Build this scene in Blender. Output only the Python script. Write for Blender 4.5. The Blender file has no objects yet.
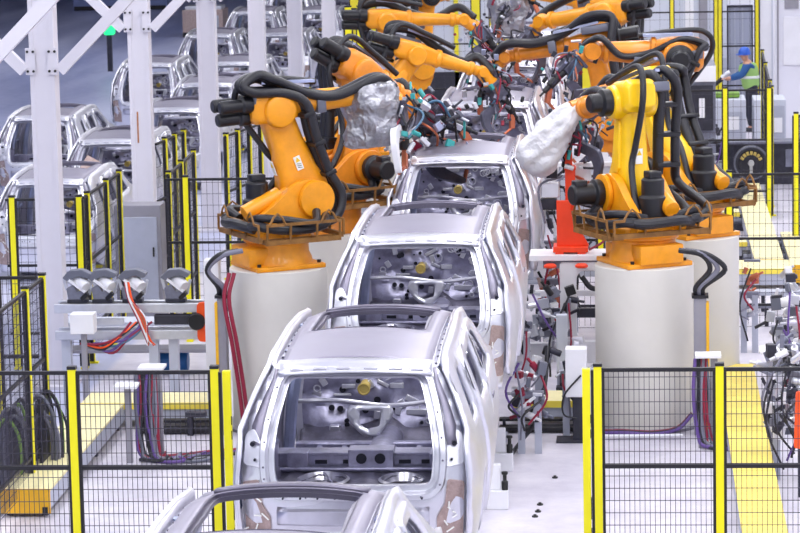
import bpy, bmesh, math, random
from mathutils import Vector, Matrix, noise
from mathutils.geometry import delaunay_2d_cdt
C = bpy.context.scene.collection
PI = math.pi
V = Vector
random.seed(7)

# ------------------------------------------------------------------ helpers
def rotmat(rx=0, ry=0, rz=0):
    return (Matrix.Rotation(rz, 4, 'Z') @ Matrix.Rotation(ry, 4, 'Y') @ Matrix.Rotation(rx, 4, 'X'))

class MB:
    def __init__(s): s.bm = bmesh.new()
    def box(s, c, d, rot=None, bev=0.0, taper=1.0):
        x, y, z = d[0]/2, d[1]/2, d[2]/2
        co = []
        for sz in (-1, 1):
            t = taper if sz == 1 else 1.0
            for sx, sy in ((-1,-1),(1,-1),(1,1),(-1,1)):
                co.append(V((sx*x*t, sy*y*t, sz*z)))
        M = Matrix.Translation(V(c)) @ (rot if rot else Matrix.Identity(4))
        vs = [s.bm.verts.new(M @ p) for p in co]
        fs = [s.bm.faces.new([vs[i] for i in f]) for f in ((3,2,1,0),(4,5,6,7),(0,1,5,4),(1,2,6,5),(2,3,7,6),(3,0,4,7))]
        if bev > 0:
            es = list({e for f in fs for e in f.edges})
            bmesh.ops.bevel(s.bm, geom=es, offset=bev, segments=2, affect='EDGES', profile=0.5)
        return s
    def bar(s, p0, p1, w, h=None, up=(0,0,1)):
        h = h or w
        p0, p1 = V(p0), V(p1); d = p1-p0; L = d.length
        if L < 1e-6: return s
        z = d/L; u = V(up)
        if abs(z.dot(u)) > .98: u = V((0,1,0))
        x = u.cross(z).normalized(); y = z.cross(x)
        M = Matrix((( x.x,y.x,z.x,0),(x.y,y.y,z.y,0),(x.z,y.z,z.z,0),(0,0,0,1)))
        return s.box((p0+p1)/2, (w, h, L), M)
    def loft(s, rings, cap=True, closed=True):
        rv = [[s.bm.verts.new(p) for p in r] for r in rings]
        n = len(rv[0])
        for a, b in zip(rv, rv[1:]):
            for i in range(n if closed else n-1):
                j = (i+1) % n
                s.bm.faces.new((a[i], a[j], b[j], b[i]))
        if cap:
            s.bm.faces.new(rv[0][::-1]); s.bm.faces.new(rv[-1])
        return s
    def tube(s, path, r, seg=10, cap=True):
        path = [V(p) for p in path]
        rs = r if isinstance(r, (list, tuple)) else [r]*len(path)
        rings = []; u = None
        for i, p in enumerate(path):
            t = (path[min(i+1, len(path)-1)] - path[max(i-1, 0)])
            if t.length < 1e-9: t = V((0,0,1))
            t.normalize()
            if u is None:
                a = V((0,0,1)) if abs(t.z) < .9 else V((1,0,0))
                u = t.cross(a).normalized()
            else:
                u = (u - t*u.dot(t))
                u.normalize()
            w = t.cross(u)
            rings.append([p + (u*math.cos(2*PI*k/seg) + w*math.sin(2*PI*k/seg))*rs[i] for k in range(seg)])
        return s.loft(rings, cap)
    def cyl(s, p0, p1, r0, r1=None, seg=24):
        return s.tube([p0, p1], [r0, r1 if r1 is not None else r0], seg)
    def lathe(s, prof, c=(0,0,0), axis=None, seg=32):
        # prof: list of (r, h) along axis
        ax = V(axis).normalized() if axis else V((0,0,1))
        a = V((0,0,1)) if abs(ax.z) < .9 else V((1,0,0))
        u = ax.cross(a).normalized(); w = ax.cross(u); c = V(c)
        rings = [[c + ax*h + (u*math.cos(2*PI*k/seg) + w*math.sin(2*PI*k/seg))*max(r, 1e-4) for k in range(seg)] for r, h in prof]
        return s.loft(rings)
    def prism(s, pts, M, t):
        # pts 2d outline (x,y) in local plane, thickness t along local z centred
        a = [s.bm.verts.new(M @ V((p[0], p[1], -t/2))) for p in pts]
        b = [s.bm.verts.new(M @ V((p[0], p[1], t/2))) for p in pts]
        n = len(pts)
        s.bm.faces.new(a[::-1]); s.bm.faces.new(b)
        for i in range(n):
            j = (i+1) % n
            s.bm.faces.new((a[i], a[j], b[j], b[i]))
        return s
    def ball(s, c, r, sc=(1,1,1), seg=16):
        bmesh.ops.create_uvsphere(s.bm, u_segments=seg, v_segments=max(6, seg//2), radius=1,
            matrix=Matrix.Translation(V(c)) @ Matrix.Diagonal((r*sc[0], r*sc[1], r*sc[2], 1)))
        return s
    def torus(s, c, R, r, axis=(0,0,1), seg=28, sub=8, a0=0, a1=2*PI):
        ax = V(axis).normalized()
        a = V((0,0,1)) if abs(ax.z) < .9 else V((1,0,0))
        u = ax.cross(a).normalized(); w = ax.cross(u); c = V(c)
        full = abs(a1-a0-2*PI) < 1e-6
        pts = [c + (u*math.cos(a0+(a1-a0)*k/seg) + w*math.sin(a0+(a1-a0)*k/seg))*R for k in range(seg+1)]
        return s.tube(pts, r, sub)

XZ = Matrix(((1,0,0,0),(0,0,-1,0),(0,1,0,0),(0,0,0,1)))   # plane x,y -> x,z ; normal -y

def spline(pts, n=8):
    pts = [V(p) for p in pts]; out = []
    P = [pts[0]*2-pts[1]] + pts + [pts[-1]*2-pts[-2]]
    for i in range(1, len(P)-2):
        for k in range(n):
            t = k/n
            a, b, c, d = P[i-1], P[i], P[i+1], P[i+2]
            out.append(.5*((2*b)+(c-a)*t+(2*a-5*b+4*c-d)*t*t+(3*b-a-3*c+d)*t**3))
    out.append(pts[-1]); return out

def obj(name, mb, mat, parent=None, smooth=True, bevel=0, solid=0, ang=35, sub=0, offset=-1):
    me = bpy.data.meshes.new(name)
    bmesh.ops.recalc_face_normals(mb.bm, faces=mb.bm.faces) if not solid else None
    mb.bm.to_mesh(me); mb.bm.free()
    if isinstance(mat, str): mat = M[mat]
    me.materials.append(mat)
    if smooth:
        me.shade_smooth(); me.set_sharp_from_angle(angle=math.radians(ang))
    o = bpy.data.objects.new(name, me); C.objects.link(o)
    if parent: o.parent = parent
    if solid:
        md = o.modifiers.new('s', 'SOLIDIFY'); md.thickness = solid; md.offset = offset
    if bevel:
        md = o.modifiers.new('b', 'BEVEL'); md.width = bevel; md.segments = 2; md.limit_method = 'ANGLE'; md.angle_limit = .7
        md.harden_normals = False
    if sub:
        md = o.modifiers.new('u', 'SUBSURF'); md.levels = sub; md.render_levels = sub
    return o
def islands(bm):
    seen = set(); out = []
    for v in bm.verts:
        if v in seen: continue
        st = [v]; seen.add(v); comp = []
        while st:
            q = st.pop(); comp.append(q)
            for e in q.link_edges:
                w_ = e.other_vert(q)
                if w_ not in seen: seen.add(w_); st.append(w_)
        out.append(comp)
    return out
def objs(name, mb, mat, parent=None, **k):
    """every connected piece becomes a mesh object of its own"""
    res = []
    bm = mb.bm; bm.verts.ensure_lookup_table()
    for comp in islands(bm):
        nb = MB(); mp = {v: nb.bm.verts.new(v.co) for v in comp}
        fs = {f for v in comp for f in v.link_faces}
        for f in fs: nb.bm.faces.new([mp[v] for v in f.verts])
        res.append(obj(name, nb, mat, parent, **k))
    bm.free(); return res
def tag(o, label=None, cat=None, group=None, kind=None):
    if label: o['label'] = label
    if cat: o['category'] = cat
    if group: o['group'] = group
    if kind: o['kind'] = kind
    return o
def thing(name, label, cat, loc=(0,0,0), rz=0, group=None):
    o = bpy.data.objects.new(name, None); C.objects.link(o)
    o.location = loc; o.rotation_euler = (0, 0, rz); o.empty_display_size = .2
    return tag(o, label, cat, group)
def copy_tree(o, parent=None):
    c = o.copy(); C.objects.link(c)
    if parent: c.parent = parent
    for ch in list(o.children): copy_tree(ch, c)
    return c
def dup(o, loc, label, group=None, rz=None):
    c = copy_tree(o); c.location = loc
    if rz is not None: c.rotation_euler = (0, 0, rz)
    tag(c, label, group=group); return c

# ------------------------------------------------------------------ camera
CAMX, CAMZ, F = 2.0, 6.4, 3000.0
ROLL = -0.0205
YAW = math.atan(245/F)*1.0
PITCH = math.atan(453.5/F)
def cam_rot(yaw, pitch, roll):
    return Matrix.Rotation(yaw, 3, 'Z') @ Matrix.Rotation(PI/2 - pitch, 3, 'X') @ Matrix.Rotation(roll, 3, 'Z')
R0 = cam_rot(YAW, PITCH, ROLL)
def proj(p):
    q = R0.transposed() @ (V(p) - V((CAMX, 0, CAMZ)))
    return (400 + F*q.x/-q.z, 266.5 - F*q.y/-q.z)
def atY(px, py, Y):
    d = R0 @ V(((px-400)/F, (266.5-py)/F, -1)); t = Y/d.y
    return V((CAMX, 0, CAMZ)) + d*t
def atZ(px, py, z):
    d = R0 @ V(((px-400)/F, (266.5-py)/F, -1)); t = (z-CAMZ)/d.z
    return V((CAMX, 0, CAMZ)) + d*t

cam = bpy.data.cameras.new('camera'); co = bpy.data.objects.new('camera', cam); C.objects.link(co)
cam.sensor_width = 36; cam.lens = 36*F/800
co.matrix_world = Matrix.Translation(V((CAMX, 0, CAMZ))) @ R0.to_4x4()
cam.clip_end = 500; cam.clip_start = .5
cam.dof.use_dof = True; cam.dof.focus_distance = 25.5; cam.dof.aperture_fstop = 9.0
bpy.context.scene.camera = co

# ------------------------------------------------------------------ materials
M = {}
def mat(name, col, rough=.5, metal=0, var=0, scale=4, bump=0, bscale=30, coat=0, emit=None, es=1, alpha=1, col2=None, spec=.5, rvar=0):
    m = bpy.data.materials.new(name); m.use_nodes = True
    nt = m.node_tree; b = nt.nodes['Principled BSDF']
    b.inputs['Roughness'].default_value = rough; b.inputs['Metallic'].default_value = metal
    b.inputs['Base Color'].default_value = (*col, 1)
    b.inputs['Specular IOR Level'].default_value = spec
    b.inputs['Coat Weight'].default_value = coat
    tc = nt.nodes.new('ShaderNodeTexCoord')
    if var or col2:
        n = nt.nodes.new('ShaderNodeTexNoise'); n.inputs['Scale'].default_value = scale; n.inputs['Detail'].default_value = 6
        n.inputs['Roughness'].default_value = .65
        nt.links.new(tc.outputs['Object'], n.inputs['Vector'])
        r = nt.nodes.new('ShaderNodeValToRGB'); r.color_ramp.elements[0].position = .36; r.color_ramp.elements[1].position = .64
        c2 = col2 if col2 else tuple(max(0, c*(1-var)) for c in col)
        r.color_ramp.elements[0].color = (*c2, 1); r.color_ramp.elements[1].color = (*col, 1)
        nt.links.new(n.outputs['Fac'], r.inputs['Fac']); nt.links.new(r.outputs['Color'], b.inputs['Base Color'])
        if rvar:
            mr = nt.nodes.new('ShaderNodeMapRange'); mr.inputs['To Min'].default_value = rough-rvar; mr.inputs['To Max'].default_value = rough+rvar
            nt.links.new(n.outputs['Fac'], mr.inputs['Value']); nt.links.new(mr.outputs['Result'], b.inputs['Roughness'])
    if bump:
        n = nt.nodes.new('ShaderNodeTexNoise'); n.inputs['Scale'].default_value = bscale; n.inputs['Detail'].default_value = 4
        nt.links.new(tc.outputs['Object'], n.inputs['Vector'])
        bp = nt.nodes.new('ShaderNodeBump'); bp.inputs['Strength'].default_value = bump; bp.inputs['Distance'].default_value = .02
        nt.links.new(n.outputs['Fac'], bp.inputs['Height']); nt.links.new(bp.outputs['Normal'], b.inputs['Normal'])
    if emit:
        b.inputs['Emission Color'].default_value = (*emit, 1); b.inputs['Emission Strength'].default_value = es
    M[name] = m; return m
def srgb(r, g, b):
    f = lambda c: (c/255/12.92) if c/255 <= .04045 else ((c/255+.055)/1.055)**2.4
    return (f(r), f(g), f(b))
mat('steel', srgb(214,213,224), .3, .88, var=.16, scale=3, bump=.12, bscale=9, rvar=.06)
mat('steel_bright', srgb(228,228,236), .3, .8, var=.08, scale=5, bump=.05, bscale=6)
mat('steel_roof', srgb(150,146,162), .46, .8, var=.08, scale=2, bump=.05, bscale=5)
mat('steel_dark', srgb(122,118,134), .42, .75, var=.15, scale=6)
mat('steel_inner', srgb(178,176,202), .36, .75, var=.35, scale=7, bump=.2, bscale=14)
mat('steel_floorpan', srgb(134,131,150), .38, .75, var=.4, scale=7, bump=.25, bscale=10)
mat('steel_blue', srgb(188,196,226), .35, .75, var=.2, scale=5, bump=.15, bscale=10)
mat('steel_black', srgb(40,40,52), .5, .5)
mat('galvanised_tan', srgb(186,164,158), .4, .6, var=.25, scale=20, bump=.4, bscale=30)
mat('sealer_blue', srgb(60,78,110), .6)
mat('yellow_brass', srgb(205,180,100), .5, .3)
mat('robot_yellow', srgb(250,200,12), .38, 0, var=.10, scale=5, coat=.3, bump=.03, bscale=6)
mat('robot_orange', srgb(246,160,14), .42, 0, var=.16, scale=5, coat=.2)
mat('robot_aged_shaded', srgb(232,140,22), .45, 0, var=.2, scale=6, coat=.2)  # same robot paint, deepened: age and shade put into the colour
mat('robot_dirty', srgb(150,105,50), .6, .1, var=.4, scale=9)
mat('motor_black', srgb(28,28,34), .4, .1, var=.3, scale=8)
mat('hose_black', srgb(30,30,38), .45, 0, var=.3, scale=10, bump=.2, bscale=60)
mat('hose_blue', srgb(70,110,140), .45)
mat('hose_red', srgb(140,24,54), .5)
mat('hose_purple', srgb(96,70,140), .5)
mat('hose_grey', srgb(120,120,136), .5)
mat('clamp_grey', srgb(105,108,122), .45, .3)
mat('teal', srgb(50,150,150), .5)
mat('copper', srgb(190,110,80), .4, .6)
mat('cloth_silver', srgb(176,176,184), .36, .7, var=.35, scale=5, bump=.9, bscale=7)
mat('cloth_light', srgb(214,214,220), .55, .25, var=.12, scale=6, bump=.8, bscale=9)
mat('fixture_red', srgb(243,66,22), .45, 0, var=.1, scale=4)
mat('endcap_orange', srgb(246,84,20), .4)
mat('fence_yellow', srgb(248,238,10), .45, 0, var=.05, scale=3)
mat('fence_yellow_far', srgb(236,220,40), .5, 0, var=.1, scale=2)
mat('fence_black', srgb(22,20,28), .5)
mat('wire', srgb(58,55,70), .5, .2)
mat('concrete_paint', srgb(214,211,205), .6, 0, var=.05, scale=2)
mat('column_paint', srgb(214,211,220), .55, 0, var=.06, scale=1.2)
mat('cabinet_grey', srgb(150,148,158), .5, .2, var=.1)
mat('white_paint', srgb(232,232,238), .5, 0, var=.05)
mat('alu', srgb(206,208,218), .35, .6, var=.1, scale=8)
mat('grey_machine', srgb(128,130,148), .5, .2, var=.3, scale=6)
mat('dark_machine', srgb(52,52,66), .5, .2, var=.4, scale=7)
mat('walk_beige', srgb(238,228,176), .65, 0, var=.12, scale=2.2)
mat('walk_yellow', srgb(240,216,100), .6, 0, var=.22, scale=2.5)
mat('walk_edge', srgb(240,182,28), .55, 0, var=.15, scale=4)
mat('yellow_strip', srgb(244,222,84), .55)
mat('duct_grey', srgb(176,180,196), .5, .1, var=.12, scale=2)
mat('barrel_blue', srgb(24,88,150), .4)
mat('white_sticker', srgb(240,240,236), .5)
mat('black_ink', srgb(30,30,30), .6)
mat('sign_yellow', srgb(240,200,40), .5)
mat('glass_green', srgb(40,190,120), .5, emit=srgb(30,210,120), es=1.5)
mat('tile_pad', srgb(196,188,196), .5)
mat('helmet', srgb(40,90,190), .35)
mat('shirt', srgb(40,84,140), .8)
mat('vest', srgb(150,190,110), .8)
mat('vest_strip', srgb(220,225,220), .4)
mat('trousers', srgb(34,36,52), .8)
mat('skin', srgb(200,150,125), .6)
mat('shoe', srgb(60,60,70), .6)
mat('wall_white', srgb(226,226,236), .7, 0, var=.03, scale=1)
mat('wall_panel', srgb(196,200,214), .6, 0, var=.05, scale=1)
mat('wall_blue', srgb(120,132,178), .7, 0, var=.1, scale=.5)
mat('door_grey', srgb(158,164,186), .5, .1)
mat('plastic_green', srgb(120,160,60), .5)
mat('ceiling_paint', srgb(225,228,235), .8)
mat('lamp_emit', (1,1,1), .5, emit=(1,.98,.96), es=4)

def crumple(name):
    m = M[name]; nt = m.node_tree; b = nt.nodes['Principled BSDF']
    tc = nt.nodes.new('ShaderNodeTexCoord'); n = nt.nodes.new('ShaderNodeTexNoise'); n.inputs['Scale'].default_value = 4; n.inputs['Detail'].default_value = 3
    nt.links.new(tc.outputs['Object'], n.inputs['Vector'])
    mx = nt.nodes.new('ShaderNodeMix'); mx.data_type = 'VECTOR'; mx.inputs['Factor'].default_value = .35
    nt.links.new(tc.outputs['Object'], mx.inputs['A']); nt.links.new(n.outputs['Color'], mx.inputs['B'])
    v = nt.nodes.new('ShaderNodeTexVoronoi'); v.feature = 'F1'; v.inputs['Scale'].default_value = 9
    nt.links.new(mx.outputs['Result'], v.inputs['Vector'])
    bp = nt.nodes.new('ShaderNodeBump'); bp.inputs['Strength'].default_value = 1; bp.inputs['Distance'].default_value = (.03 if name == 'cloth_silver' else .024)
    nt.links.new(v.outputs['Distance'], bp.inputs['Height'])
    old = [l for l in nt.links if l.to_socket == b.inputs['Normal']]
    if old: nt.links.new(old[0].from_socket, bp.inputs['Normal'])
    nt.links.new(bp.outputs['Normal'], b.inputs['Normal'])
crumple('cloth_silver'); crumple('cloth_light')
mat('gun_metal', srgb(96,96,112), .35, .6, var=.3, scale=9)
mat('gun_white', srgb(206,208,216), .4, .2, var=.1)
# ------------------------------------------------------------------ floor and shell
def floor_material():
    m = bpy.data.materials.new('painted_concrete_floor'); m.use_nodes = True
    nt = m.node_tree; b = nt.nodes['Principled BSDF']; L = nt.links
    g = nt.nodes.new('ShaderNodeNewGeometry')
    sep = nt.nodes.new('ShaderNodeSeparateXYZ'); L.new(g.outputs['Position'], sep.inputs[0])
    n = nt.nodes.new('ShaderNodeTexNoise'); n.inputs['Scale'].default_value = 1.1; n.inputs['Detail'].default_value = 8; n.inputs['Roughness'].default_value = .7
    L.new(g.outputs['Position'], n.inputs['Vector'])
    r = nt.nodes.new('ShaderNodeValToRGB'); L.new(n.outputs['Fac'], r.inputs['Fac'])
    r.color_ramp.elements[0].position = .3; r.color_ramp.elements[1].position = .62
    r.color_ramp.elements[0].color = (*srgb(180,176,192), 1); r.color_ramp.elements[1].color = (*srgb(214,210,220), 1)
    # blue grey painted aisle beyond the columns
    n2 = nt.nodes.new('ShaderNodeTexNoise'); n2.inputs['Scale'].default_value = .25; n2.inputs['Detail'].default_value = 5
    L.new(g.outputs['Position'], n2.inputs['Vector'])
    r2 = nt.nodes.new('ShaderNodeValToRGB'); L.new(n2.outputs['Fac'], r2.inputs['Fac'])
    r2.color_ramp.elements[0].position = .35; r2.color_ramp.elements[1].position = .65
    r2.color_ramp.elements[0].color = (*srgb(150,156,190), 1); r2.color_ramp.elements[1].color = (*srgb(196,198,220), 1)
    mpg = nt.nodes.new('ShaderNodeMapping'); mpg.inputs['Scale'].default_value = (.35,.05,1); mpg.inputs['Rotation'].default_value = (0,0,.25); L.new(g.outputs['Position'], mpg.inputs['Vector'])
    n4 = nt.nodes.new('ShaderNodeTexNoise'); n4.inputs['Scale'].default_value = 1.0; n4.inputs['Detail'].default_value = 5; L.new(mpg.outputs['Vector'], n4.inputs['Vector'])
    r3 = nt.nodes.new('ShaderNodeValToRGB'); L.new(n4.outputs['Fac'], r3.inputs['Fac']); r3.color_ramp.elements[0].position = .38; r3.color_ramp.elements[1].position = .62
    r3.color_ramp.elements[0].color = (*srgb(122,130,172), 1); r3.color_ramp.elements[1].color = (*srgb(188,192,220), 1)
    # blue grey gangway further left
    mp = nt.nodes.new('ShaderNodeMapRange'); mp.inputs['From Min'].default_value = -9.4; mp.inputs['From Max'].default_value = -9.2
    L.new(sep.outputs['X'], mp.inputs['Value'])
    mx0 = nt.nodes.new('ShaderNodeMix'); mx0.data_type = 'RGBA'
    L.new(mp.outputs['Result'], mx0.inputs['Factor']); L.new(r3.outputs['Color'], mx0.inputs['A']); L.new(r2.outputs['Color'], mx0.inputs['B'])
    ma = nt.nodes.new('ShaderNodeMapRange'); ma.inputs['From Min'].default_value = -4.3; ma.inputs['From Max'].default_value = -4.2
    L.new(sep.outputs['X'], ma.inputs['Value'])
    mx = nt.nodes.new('ShaderNodeMix'); mx.data_type = 'RGBA'
    L.new(ma.outputs['Result'], mx.inputs['Factor']); L.new(mx0.outputs['Result'], mx.inputs['A']); L.new(r.outputs['Color'], mx.inputs['B'])
    L.new(mx.outputs['Result'], b.inputs['Base Color'])
    b.inputs['Roughness'].default_value = .38
    n3 = nt.nodes.new('ShaderNodeTexNoise'); n3.inputs['Scale'].default_value = 5; n3.inputs['Detail'].default_value = 8
    L.new(g.outputs['Position'], n3.inputs['Vector'])
    mr = nt.nodes.new('ShaderNodeMapRange'); mr.inputs['To Min'].default_value = .25; mr.inputs['To Max'].default_value = .55
    L.new(n3.outputs['Fac'], mr.inputs['Value']); L.new(mr.outputs['Result'], b.inputs['Roughness'])
    return m
o = obj('floor', MB().box((-5,65,-.1), (60,150,.2)), floor_material(), smooth=False); tag(o, 'pale grey lavender painted concrete floor', kind='structure')
XR = 11.0
o = obj('wall_right', MB().box((XR+.15,65,6), (.3,150,12)), 'wall_white', smooth=False); tag(o, kind='structure')
o = obj('wall_left', MB().box((-35.15,65,6), (.3,150,12)), 'wall_blue', smooth=False); tag(o, kind='structure')
YB = 66.0   # white partition behind the cells on the right
mb = MB(); mb.box((7.0,YB+.1,4), (8.4,.2,8))
o = obj('wall_back', mb, 'wall_white', smooth=False); tag(o, kind='structure')
mb = MB(); mb.box((-5,140.1,6), (60,.2,12))
o = obj('wall_far', mb, 'wall_blue', smooth=False); tag(o, kind='structure')
mb = MB(); mb.box((-5,65,12.1), (60,150,.2))
o = obj('ceiling', mb, 'ceiling_paint', smooth=False); tag(o, kind='structure')

# unseen ceiling luminaires, added overhead to give streak highlights
LY = [8, 17, 26, 35, 44, 53, 62, 71, 80, 90, 101]
k = 0
for y in LY:
    for x in (-26, -17, -9.5, -2.8, 3.2, 8.6):
        if k == 0:
            lamp0 = thing('added_ceiling_lamp', 'long white unseen luminaire added above the hall for highlights', 'lamp', (x, y, 10), 0, 'added ceiling luminaires')
            obj('housing', MB().box((0,0,.1), (.5,3.4,.14)), 'white_paint', lamp0, smooth=False)
            obj('diffuser', MB().box((0,0,0), (.44,3.3,.06)), 'lamp_emit', lamp0, smooth=False)
        else: dup(lamp0, (x, y, 10), 'long white unseen luminaire added above the hall for highlights')
        k += 1
def area(loc, sx, sy, e, rot=(0,0,0), col=(1,1,1)):
    l = bpy.data.lights.new('area_light', 'AREA'); l.shape = 'RECTANGLE'; l.size = sx; l.size_y = sy; l.energy = e; l.color = col
    o = bpy.data.objects.new('area_light', l); C.objects.link(o); o.location = loc; o.rotation_euler = rot; return o
for y in (14, 24, 34, 46, 60, 78):
    for x in (-14, -5, 1.5, 7):
        area((x, y, 9.85), 1.2, 7, 330)
w = bpy.data.worlds.new('world'); bpy.context.scene.world = w; w.use_nodes = True
w.node_tree.nodes['Background'].inputs[0].default_value = (.86,.9,1,1); w.node_tree.nodes['Background'].inputs[1].default_value = 1.0
sc = bpy.context.scene
sc.view_settings.view_transform = 'Standard'; sc.view_settings.look = 'None'; sc.view_settings.gamma = 1
sc.view_settings.use_curve_mapping = False; sc.view_settings.exposure = 0.24

# ------------------------------------------------------------------ steel columns with knee braces
def column(i, Y, X=-4.69, label=''):
    t = thing('steel_column', label, 'column', (X, Y, 0), 0)
    W = .17
    mb = MB()
    mb.box((0,0,4.9), (.18,.24,9.8))
    o = obj('shaft', mb, 'column_paint', t, smooth=False)
    mb = MB()
    for s in (-1, 1): mb.box((s*.115,0,4.9), (.05,.26,9.8))
    objs('flange', mb, 'column_paint', t, smooth=False)
    for s in (-1, 1):
        mb = MB()
        p0 = V((s*.2, -.1, 3.62)); p1 = V((s*2.0, -.1, 5.42))
        mb.bar(p0, p1, .125, .10, up=(0,1,0)); mb.bar(p0+V((0,-.06,0)), p1+V((0,-.06,0)), .125, .02, up=(0,1,0))
        b = obj('brace', mb, 'column_paint', t, smooth=False)
        mb = MB(); mb.box((s*.125,-.15,3.73), (.11,.02,.30))
        pl = obj('gusset_plate', mb, 'column_paint', t, smooth=False)
        mb = MB()
        for dx in (.09, .155):
            for z in (3.62, 3.84): mb.cyl((s*dx,-.175,z), (s*dx,-.15,z), .015, seg=8)
        objs('bolt', mb, 'black_ink', pl)
    mb = MB(); mb.box((0,0,.02), (.5,.5,.04))
    obj('foot_plate', mb, 'column_paint', t, smooth=False)
    return t
CY = [33.3, 39.8, 46.1, 52.2, 58.0, 64.4]
clab = ['white steel column nearest the camera, beside the yellow walkway on the left', 'white steel column second from the front, rust streak on its face',
        'white steel column third from the front, left of the left robot', 'white steel column fourth from the front, behind the left robot hoses',
        'white steel column fifth from the front, above the left robot', 'white steel column farthest back, beside a yellow post']
for i, y in enumerate(CY):
    column(i, y, label=clab[i])
column(9, 26.9, label='white steel column at the left edge, its brace crossing the top left corner')
mb = MB(); mb.box((.0,-.18-.0035,3.0), (.035,.007,.55)); 
cols = [o for o in C.objects if o.name.startswith('steel_column')]
o = obj('rust_streak', MB().box((-.04,-.123,2.3), (.022,.006,.42)), mat('rust', srgb(190,130,90), .8, var=.4, scale=14), cols[1], smooth=False)

# ------------------------------------------------------------------ fences
def fence(label, a, b, posts, H=2.04, mids=(1.23,.42), ymat='fence_yellow', pw=.062, mesh=True, dy=.04, dz=.1, cap=True, framed=True):
    # a, b: ends (x,y); posts: distances along
    a = V((a[0],a[1],0)); b = V((b[0],b[1],0)); L = (b-a).length; ang = math.atan2(b.y-a.y, b.x-a.x)
    t = thing('safety_fence', label, 'fence', a, ang)
    for q in posts:
        mb = MB(); mb.box((q,0,H/2), (pw,.06,H)); mb.box((q,0,.01), (.08,.14,.02))
        p = obj('post', mb, ymat, t, smooth=False)
        if framed:
            mb = MB()
            for s in (-1, 1): mb.box((q+s*(pw/2+.012),.0,H/2), (.022,.045,H-.06))
            objs('edge_frame', mb, 'fence_black', p, smooth=False)
            mb = MB(); mb.box((q,0,H+.012), (pw+.01,.07,.024)); obj('post_cap', mb, 'fence_black' if cap else ymat, p, smooth=False)
    for z in (H-.03,)+tuple(mids):
        mb = MB(); mb.box((L/2,0,z), (L,.03,.03)); obj('rail', mb, 'fence_black', t, smooth=False)
    if mesh:
        mb = MB(); n = int(L/dy)
        for i in range(n+1):
            x = i*L/n; mb.box((x,0,(H+.15)/2), (.0045,.0045,H-.2))
        m_ = int((H-.2)/dz)
        for j in range(m_+1):
            mb.box((L/2,.005,.15+j*dz), (L,.005,.005))
        obj('wire_mesh', mb, 'wire', t, smooth=False)
    return t
FY = 23.4
def fx(px, Y=FY, z=2.0):   # X on the plane Y for a pixel column near height z
    for it in range(1): pass
    lo, hi = -40, 40
    for _ in range(50):
        mid = (lo+hi)/2
        if proj((mid, Y, z))[0] < px: lo = mid
        else: hi = mid
    return lo
def frun(label, xa, xb, pxs, Y=FY, yb=None, **k):
    A, B = fx(xa, Y), fx(xb, Y if yb is None else yb)
    return fence(label, (A, Y), (B, Y if yb is None else yb), [fx(p, Y)-A for p in pxs], **k)
frun('near safety fence left of the front car with one yellow post mid panel', -60, 214, (72, 214.5))
frun('near safety fence right of the front car, mesh across the white pedestal', 598, 860, (597.5, 719.5, 845))
for px, lab in ((226.5, 'lone yellow post ending the left near fence beside the front car'), (586, 'lone yellow post ending the right near fence beside the aisle')):
    X = fx(px)
    t = thing('fence_end_post', lab, 'post', (X, FY, 0))
    mb = MB(); mb.box((0,0,1.01), (.062,.06,2.02)); mb.box((0,0,.01), (.07,.14,.02)); obj('post', mb, 'fence_yellow', t, smooth=False)
    mb = MB()
    for z in (1.62,1.5,.95,.9,.84,.7): mb.box((.033,-.028,z), (.006,.012,.07))
    objs('slot', mb, 'black_ink', t, smooth=False)
# left fence line receding
fence('mesh fence running back along the left edge behind the hose bundles', (-3.8, 23.5), (-3.8, 28.4), [.9,2.1,4.05,4.87], dy=.05)
frun('short crosswise mesh fence at far left behind the hose bundles', -40, 36, (-5,), Y=28.42)
def fback(label, pa, Ya, pb, Yb, ts, **k):
    A, B = (fx(pa,Ya),Ya), (fx(pb,Yb),Yb); L = math.hypot(B[0]-A[0],B[1]-A[1])
    return fence(label, A, B, [L*t for t in ts], dy=.07, dz=.14, **k)
fback('mesh fence running back beside the second column on the left', 83, 34.5, 119, 36.9, [.1,.62,1.0])
frun('crosswise mesh fence behind the first white column', 5, 82, (12, 79), Y=34.4, dy=.08, dz=.16)
frun('mesh fence behind the left robots crossing the second column', 166, 352, (185.5, 345), Y=36.2, dy=.07, dz=.14)
fback('mesh fence running back between second and third columns, nearer one', 167, 36.6, 194, 39.2, [.05,.5,.98])
fback('mesh fence running back between second and third columns, farther one', 156, 40.2, 184, 41.8, [.3,.65,.98])
fback('mesh fence running back beside the left robot, seen behind its arm', 225, 41.1, 262, 42.8, [.02,.33,.64,.95])
frun('mesh fence behind the right robots along the dark gangway', 560, 860, (600, 729, 850), Y=36.1, dy=.07, dz=.14)
frun('far mesh fence in front of the grey machine boxes at right', 640, 772, (725, 769), Y=47.0, dy=.12, dz=.2)
fence('mesh fence running back at the right edge of the picture', (fx(772,47), 47.1), (fx(772,47)+.15, 54.5), [.1,1.2,4.5,7.2], dy=.12, dz=.2)
frun('mesh fence at the far right beyond the gangway', 795, 860, (796,), Y=43.0, dy=.12, dz=.2)
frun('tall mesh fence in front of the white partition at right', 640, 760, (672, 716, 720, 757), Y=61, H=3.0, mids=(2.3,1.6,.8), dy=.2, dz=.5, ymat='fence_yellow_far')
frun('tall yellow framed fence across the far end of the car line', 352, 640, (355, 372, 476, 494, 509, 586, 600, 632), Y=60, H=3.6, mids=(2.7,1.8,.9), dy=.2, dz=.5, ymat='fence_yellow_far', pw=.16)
frun('yellow framed fence behind the left robots at top', 345, 372, (350, 362), Y=47, H=3.4, mids=(2.3,1.2), dy=.12, dz=.3, ymat='fence_yellow', pw=.1)

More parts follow.
